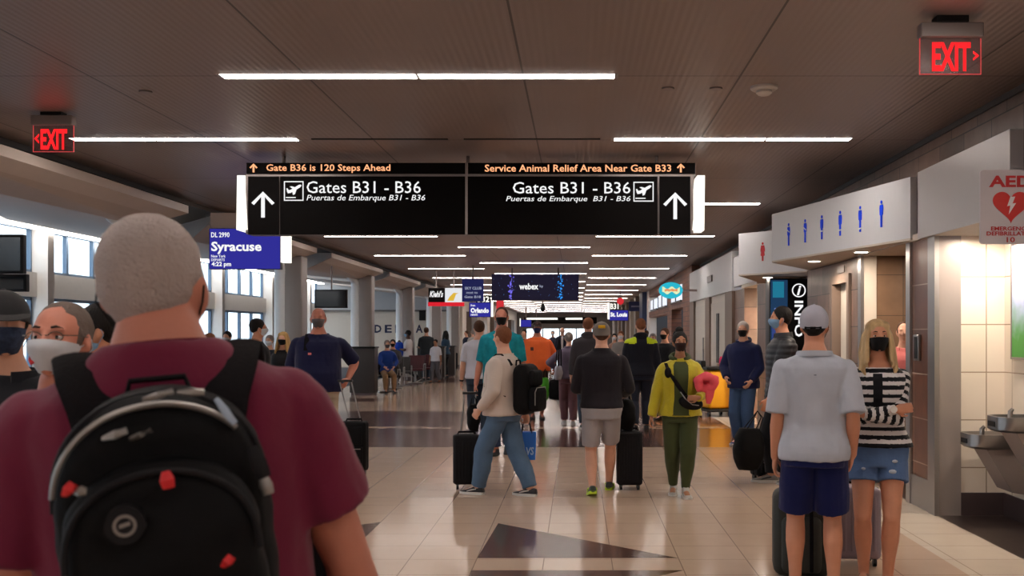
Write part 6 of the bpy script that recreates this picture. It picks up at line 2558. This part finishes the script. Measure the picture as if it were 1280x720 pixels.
P = Person(1.62, 'f', w=1.05, vox=.012, hands={'L': (-.20, .18, .98, -1, -.5, 0)}, feet={'R': (.07, -.05, 0, 0, 4), 'L': (-.07, .1, 0, 0, -4)}).make((X(711, 18.2), 18.2, 0), 4, 'grey-haired woman in a lilac grey puffer jacket walking away', 'light')
M_lilac = cloth('puffer_lilac_grey', '6b6072')
t = P.top(M_lilac, hem=.50, sleeve=1.95, off=.035, soff=.028)
P.collar(M_lilac, h=.03, parent=t, open_front=False)
P.pants(C('trousers_mauve', '6e4c52'), loose=.016)
P.hair('short', 'grey')
P.shoes(mat('shoe_white', 'c0bcbc', .6), M_wsole)
e = soft_bag((X(698, 18.0), 17.98, .80), 70, .28, .12, .24, cloth('bag_grey_white', '9a98a4'), 'pale grey handbag at the left side of the woman in lilac', 'handbag', 'bag', .45, .03)

P = Person(1.86, 'm', w=1.08, vox=.013).make((X(735, 17.6), 17.4, 0), 0, 'tall light-brown-haired man in a dark grey hoodie, behind the man with the cap', 'light')
t = P.top(C('hoodie_dark_grey', '3c383c'), hem=.48, sleeve=1.9, off=.03)
P.hood(MATS['hoodie_dark_grey'], t)
P.pants(M_jeansd)
P.hair('short', 'ginger')
P.shoes(M_bshoe, M_wsole)

# man with cap, shorts and neon shoes
MX, MY = X(752, 10.4), 10.4
P = Person(1.745, 'm', w=1.13, vox=.0085, hands={'R': (.235, .24, .98, .35, -1, -.2), 'L': (-.19, .28, 1.02, -.35, -1, -.2)}, feet={'L': (-.095, -.17, .02, 14, -4), 'R': (.085, .30, .0, 0, 6)}, curl=(1.1, .8)).make((MX, MY, 0), 0, 'man in a charcoal sweater, pale shorts and neon shoes walking away', 'light')
M_char = cloth('sweater_charcoal', '1d191f')
t = P.top(M_char, hem=.515, sleeve=1.97, off=.02, soff=.016, boxy=.95, neck=.85)
P.collar(M_char, h=.026, off=.010, open_front=False, parent=t, z=.842)
P.pants(C('shorts_pale_grey', '9c9698'), length=.84, loose=.022, off=.010, name='shorts')
P.hair('crop', 'brown')
c_ = P.cap(cloth('cap_taupe', '6a625c'), cloth('cap_taupe_back', '7d7770'))
b = MB()
b.xf = P.hm
b.tube([(-.034, -.105, .052), (0, -.116, .052), (.034, -.105, .052)], [(.016, .003)] * 3, 8, ref=(0, 0, 1))
b.build('yellow_patch', cloth('cap_patch_yellow', 'd0a020'), c_)
P.shoes(mat('shoe_neon', '202a20', .5), mat('sole_neon', 'b8d820', .5), mat('lace_neon', 'c8e82a', .5))
roller((X(786.5, 10.75), 10.72, 0), 0, .265, .24, .60, 1.0, M_bagd, 'upright black ribbed suitcase right of the man with neon shoes', grip_off=(-.05, -.06))
soft_bag((X(783, 10.68), 10.70, .605), 8, .20, .2, .32, M_bag, 'black bag sitting on top of the upright ribbed suitcase', 'small_bag', 'bag', .05)

# man with black and yellow jacket
P = Person(1.85, 'm', w=1.1, vox=.012, feet={'L': (-.11, -.12, .02, 10, -6), 'R': (.11, .14, 0, 0, 6)}).make((X(801, 17.1), 17.1, 0), 3, 'man in a black jacket with neon yellow shoulders walking away', 'light')
M_nj = cloth('jacket_black_softshell', '14151f')
M_ny = cloth('jacket_neon_yellow', 'b6c820')
zy = .775 * 1.85


def yel(c):
    return ((c[:, 2] > zy + .10 * np.abs(np.abs(c[:, 0]) - .16)) & (np.abs(c[:, 0]) > .085)).astype(int)


t = P.top([M_nj, M_ny], hem=.49, sleeve=1.95, off=.034, soff=.026, matfn=yel)
P.hood(M_nj, t)
P.pants(C('jeans_blue_black', '262a38'), loose=.018)
P.hair('crop', 'ginger')
P.shoes(M_bshoe, M_dsole)

# masked man in black behind the woman with the bun
P = Person(1.70, 'm', vox=.013).make((X(832, 19.0), 19.2, 0), 150, 'man in a black jacket and black mask, just left of the woman with the bun', 'light')
P.top(M_blackj, hem=.48, sleeve=1.9, off=.03)
P.pants(C('trousers_grey6', '6a6c74'))
P.hair('short', 'brown')
P.mask(M_mblk)
P.shoes(M_bshoe, M_dsole)

# woman in the yellow jacket
WXp, WYp = X(850, 10.3), 10.3
P = Person(1.615, 'f', w=1.08, vox=.0075, head=(6, 0), hands={'R': (.285, .06, .78, .6, -.8, 0), 'L': (-.16, .27, .98, -.6, -.8, -.3)}, handdir={'L': (.9, .35, 0)}, palm={'L': (0, -1, 0)}, feet={'R': (.06, -.10, .0, 4, 6), 'L': (-.045, .14, 0, 0, -6)}, curl=(.6, .8)).make((WXp, WYp, 0), 178, 'woman with a high bun in a yellow fleece jacket and olive trousers, dark mask', 'brown')
M_ol = cloth('hoodie_olive', '3d4426')
M_yj = mat('jacket_mustard_fleece', 'b5a51c', .95, bump=.7, bscale=30, var=.14, vscale=12, sheen=.3)
t = P.top(M_yj, hem=.49, sleeve=1.98, off=.032, soff=.030, boxy=.97, amp=.010)
P.patch('olive_hoodie', M_ol, 68, 112, .495, .82, .044, .006, t)
for a0, a1 in ((110, 124), (58, 70)):
    P.patch('jacket_lapel', M_yj, a0, a1, .50, .83, .042, .012, t)
P.hood(M_ol, t)
P.pants(C('joggers_olive', '3a4024'), loose=.014, off=.012, ankle=.1)
P.hair('bun', 'dark')
P.mask(cloth('mask_dark_brown', '2a1818'))
P.shoes(mat('boot_grey_white', 'a39f9a', .5), M_wsole, ankle=.085, name='boot')
e = empty('cross_body_bag', P.e.location, P.e.rotation_euler.z, 'black cross-body bag with a silver chain over the yellow jacket', 'bag')
b = MB()


def tp(th, zf, off):
    z = zf * P.H
    rx, ry, yo = P.tr(z)
    return P.lp(V((rx + off) * math.cos(R(th)), yo + (ry + off) * math.sin(R(th)), z))


b.tube([tp(40, .81, .045), tp(56, .765, .06), tp(70, .72, .07), tp(84, .67, .07), tp(100, .62, .07), tp(112, .59, .07)], [(.020, .006)] * 6, 8, ref=(1, 0, .4))
b.build('strap', M_strap, e)
b = MB()
b.ell(tp(56, .755, .07), (.035, .03, .055), 12)
b.build('strap_pouch', M_bag, e)
b = MB()
c0 = tp(112, .575, .10)
b.ell(c0, (.12, .05, .07), 18, rot=Matrix.Rotation(R(-12), 3, 'Y'))
b.build('bag_body', M_bag, e)
b = MB()
b.tube([tp(88, .64, .10), tp(98, .60, .135), tp(110, .565, .155), tp(122, .56, .16)], .005, 6)
b.build('chain', M_zip, e)
e = empty('folded_jacket', P.e.location, P.e.rotation_euler.z, 'rolled coral pink jacket under the arm of the woman in yellow', 'jacket')
M_pink = mat('jacket_coral_pink', 'e0505c', .85, bump=.4, bscale=14, var=.15)
b = MB()
c0 = V(-.24, .16, 1.12)
cir = [c0 + V(.082 * math.cos(a), .03 * math.cos(a * 2) * .3 + .03, .062 * math.sin(a)) for a in [2 * math.pi * k / 16 for k in range(17)]]
b.tube(cir, [.044 + .008 * math.sin(k * 1.9) for k in range(17)], 12)
b.ell(c0 + V(0, -.06, 0), (.11, .05, .08), 14)
b.ell(c0 + V(-.03, .03, .05), (.10, .05, .035), 12)
b.build('rolled_cloth', M_pink, e, remesh=.009, smooth=3, disp=lambda co: np.array([.007 * noise.noise(Vector(p) * 12) for p in co]))
b = MB()
b.tube([c0 + V(-.04, .05, -.06), c0 + V(-.03, .06, -.13), c0 + V(-.02, .05, -.2)], [(.045, .012), (.04, .01), (.02, .008)], 10, ref=(1, 0, 0))
b.build('hanging_sleeve', M_pink, e)

# man in the navy hooded jacket
P = Person(1.77, 'm', w=1.08, vox=.0115, head=(10, 0), hands={'L': (-.18, .20, .92, -.7, -.8, 0), 'R': (.2, .16, .96, .7, -.8, 0)}).make((X(929, 15), 15.0, 0), 152, 'white-haired man in a navy hooded jacket and black mask, standing by the cream doors', 'light')
M_nh = cloth('jacket_navy_shell', '161d44')
t = P.top(M_nh, hem=.46, sleeve=1.95, off=.036, soff=.028)
P.hood(M_nh, t)
P.pants(mat('denim_blue', '2a4468', .8, bump=.3, bscale=60, var=.2), loose=.02)
P.hair('short', 'white')
P.mask(M_mblk)
P.shoes(mat('shoe_blue', '20306a', .5), M_wsole)

# man in the dark puffer, profile
P = Person(1.885, 'm', w=1.05, vox=.0105, head=(0, 0), hands={'L': (-.20, .20, .80, -.5, -1, 0), 'R': (.22, .1, .86, .5, -1, 0)}, feet={'R': (.08, .1, 0, 0, 4), 'L': (-.08, -.14, 0, 0, -4)}).make((X(977, 11.1), 11.1, 0), 88, 'dark-haired man in a black quilted jacket and blue mask, in profile facing left', 'tan')
M_puf = mat('puffer_black_blue', '14161f', .5, bump=.3, bscale=20)
b_ = P.top(M_puf, hem=.46, sleeve=1.95, off=.032, soff=.026, amp=0)
# quilting follows the height
co_ = np.empty(len(b_.data.vertices) * 3)
b_.data.vertices.foreach_get('co', co_)
no_ = np.empty(len(b_.data.vertices) * 3)
b_.data.vertices.foreach_get('normal', no_)
co_, no_ = co_.reshape(-1, 3), no_.reshape(-1, 3)
co_ += no_ * (.008 * (np.abs(np.sin(co_[:, 2] * math.pi / .06)) - .5))[:, None]
b_.data.vertices.foreach_set('co', co_.ravel())
b_.data.update()
P.collar(M_puf, h=.045, off=.012, parent=b_)
P.pants(C('trousers_black7', '15161c'), loose=.016)
P.hair('short', 'dark')
P.mask(M_mblue)
P.shoes(mat('shoe_grey_runner', '77716e', .6, var=.3, vscale=30), M_wsole, M_bshoe)
soft_bag((X(936, 11.0), 11.0, .16), 15, .34, .26, .44, M_bag, 'black duffel bag hanging before the man in the quilted jacket', 'duffel_bag', 'bag', .18, .10)
roller((X(960, 11.25), 11.4, 0), 20, .3, .2, .4, .0, M_bagd, 'small dark case on the floor beside the man in the quilted jacket', ribs=False)

# ---- the couple at the right
GX, GY = X(1018, 6.35), 6.35
P = Person(1.765, 'm', w=1.06, vox=.007, head=(-6, 3), hands={'R': (.225, .03, .86, .22, -1, 0), 'L': (-.235, .03, .84, -.2, -1, 0)}, handdir={'R': (-.2, .15, -1)}, feet={'R': (.115, 0, 0, 0, 10), 'L': (-.115, .03, 0, 0, -10)}, curl=(.7, .6)).make((GX, GY, 0), -11, 'man in a pale grey polo, navy shorts and grey cap with his back turned', 'tan')
M_pg = mat('polo_pale_grey', 'abaeb8', .8, bump=.3, bscale=16, var=.06, spec=.25, sheen=.1)
t = P.top(M_pg, hem=.475, sleeve=.93, off=.020, soff=.022, boxy=.93, amp=.010, sleeve_flare=.012)
P.collar(M_pg, h=.026, off=.012, parent=t)
b = MB()
b.box(-.012, .012, -.150, -.140, 1.335, 1.345)
lg = P.patch('back_logo', mat('logo_grey', '5c5e66', .6), 268, 272, .765, .768, .024, .002, t, nz=2)
M_nsh = cloth('shorts_navy', '10184a')
P.pants(M_nsh, length=.88, loose=.034, off=.016, name='shorts')
P.hair('crop', 'dark')
c_ = P.cap(cloth('cap_pale_grey', 'a09ea8'))
b = MB()
b.xf = P.hm
b.ell((0, -.094, -.018), (.026, .022, .022), 14)
b.build('strap_opening', HR['dark'], c_)
b = MB()
b.xf = P.hm
b.tube([(-.05, -.100, -.030), (0, -.121, -.030), (.05, -.100, -.030)], [(.006, .002)] * 3, 8, ref=(0, 0, 1))
b.build('cap_strap', M_strap, c_)
P.mask(M_mblk)
P.shoes(mat('shoe_grey', '6a6a70', .6), M_wsole)

SXp, SYp = X(1097, 6.65), 6.65
P = Person(1.685, 'f', w=1.05, vox=.0065, head=(8, 2), hands={'R': (-.10, .185, 1.13, 1, -.2, -.7), 'L': (.115, .215, 1.10, -1, -.2, -.7)}, handdir={'R': (-1, -.25, .12), 'L': (1, -.2, .1)}, palm={'R': (0, -1, 0), 'L': (0, -1, 0)}, feet={'R': (.085, .02, 0, 0, 6), 'L': (-.06, .06, 0, 0, -4)}, curl=(.4, .4)).make((SXp, SYp, 0), 166, 'blond woman in a black and white striped jacket and denim shorts, arms crossed', 'tan')
M_sb, M_sw = cloth('stripe_black', '0f0f14'), cloth('stripe_white', 'cfc9c8')


def stripes(c):
    return (np.floor(c[:, 2] / .026).astype(int) % 2)


t = P.top([M_sb, M_sw], hem=.525, sleeve=1.9, off=.018, soff=.014, matfn=stripes, split_sleeves=True, flare=.02, boxy=.9, amp=.004, neck=.822)
P.patch('black_top', M_sb, 80, 98, .53, .80, .022, .004, t)
M_dsh = mat('denim_shorts_faded', '4c6790', .85, bump=.4, bscale=50, var=.35, vscale=7)
sh_ = P.pants(M_dsh, length=.43, loose=.022, off=.012, name='shorts', flare=.008, waist=.56)
for (x_, y_, z_, r_) in ((-.10, .118, .80, .018), (-.085, .126, .735, .026), (.09, .128, .75, .014)):
    b = MB()
    b.ell((x_, y_, z_), (r_, .016, r_ * .6), 10)
    b.build('frayed_patch', cloth('fray_white', 'b9c2cc'), sh_)
P.hair('long', mat('hair_ash_blond', 'b39468', .6, bump=.8, bscale=80, var=.55, vscale=30, stretch=(1, 1, .08)))
P.mask(M_mblk)
P.shoes(mat('sandal_tan', '8a6048', .6), M_dsole)
e = empty('wristwatch', P.e.location, P.e.rotation_euler.z, 'white wristwatch on the crossed arm of the blond woman', 'watch')
d_ = (P.wri['R'] - P.elb['R']).normalized()
b = MB()
q_ = P.wri['R'] - d_ * .012
b.tube([q_ - d_ * .010, q_ + d_ * .010], [.031, .031], 18)
b.build('strap', mat('watch_white', 'd6d2d0', .4), e)
b = MB()
b.cyl(q_ + V(0, .028, .004), q_ + V(0, .040, .006), .021, 20)
b.build('case', mat('watch_case', 'c9c2b8', .3, .5), e)

roller((X(1066, 7.15), 7.25, 0), -4, .40, .26, .54, .0, mat('suitcase_mauve_shell', '8d7f8c', .4, coat=.2), 'mauve hard-shell suitcase behind the legs of the blond woman', ribs=True)
# tall dark pack standing between the man's legs
e = empty('standing_backpack', (X(1006, 6.85), 6.95, 0), R(-8), 'dark olive travel backpack standing on the floor behind the man in navy shorts', 'backpack', 'backpacks')
b = MB()
b.box(-.19, .19, -.13, .13, 0.0, .56, .06)
b.build('main_bag', mat('pack_dark_olive', '22241e', .6, bump=.3, bscale=24), e)
b = MB()
b.box(-.14, .12, -.19, -.10, .03, .40, .05)
b.build('front_pocket', MATS['pack_dark_olive'], e)
for x_ in (-.07, .05):
    b = MB()
    b.tube([(x_, -.20, .05), (x_, -.205, .30), (x_, -.15, .52)], [(.012, .004)] * 3, 8, ref=(1, 0, 0))
    b.build('strap', M_strap, e)
b = MB()
b.tube([(-.05, 0, .54), (-.04, 0, .60), (.04, 0, .60), (.05, 0, .54)], .01, 8)
b.build('top_handle', M_strap, e)

# man in pink inside the washroom entrance
P = Person(1.73, 'm', w=1.06, vox=.0105, head=(12, 0)).make((X(1131, 10.9), 10.9, 0), 148, 'short-haired man in a salmon pink polo in the washroom entrance', 'light')
M_pk = cloth('polo_salmon', 'c46a66')
t = P.top(M_pk, hem=.49, sleeve=.95, off=.022, boxy=.97)
P.collar(M_pk, h=.022, parent=t)
P.pants(C('trousers_stone', 'a3927e'), loose=.018)
P.hair('crop', 'brown')
P.shoes(mat('shoe_navy_knit', '1a2038', .6), M_wsole)
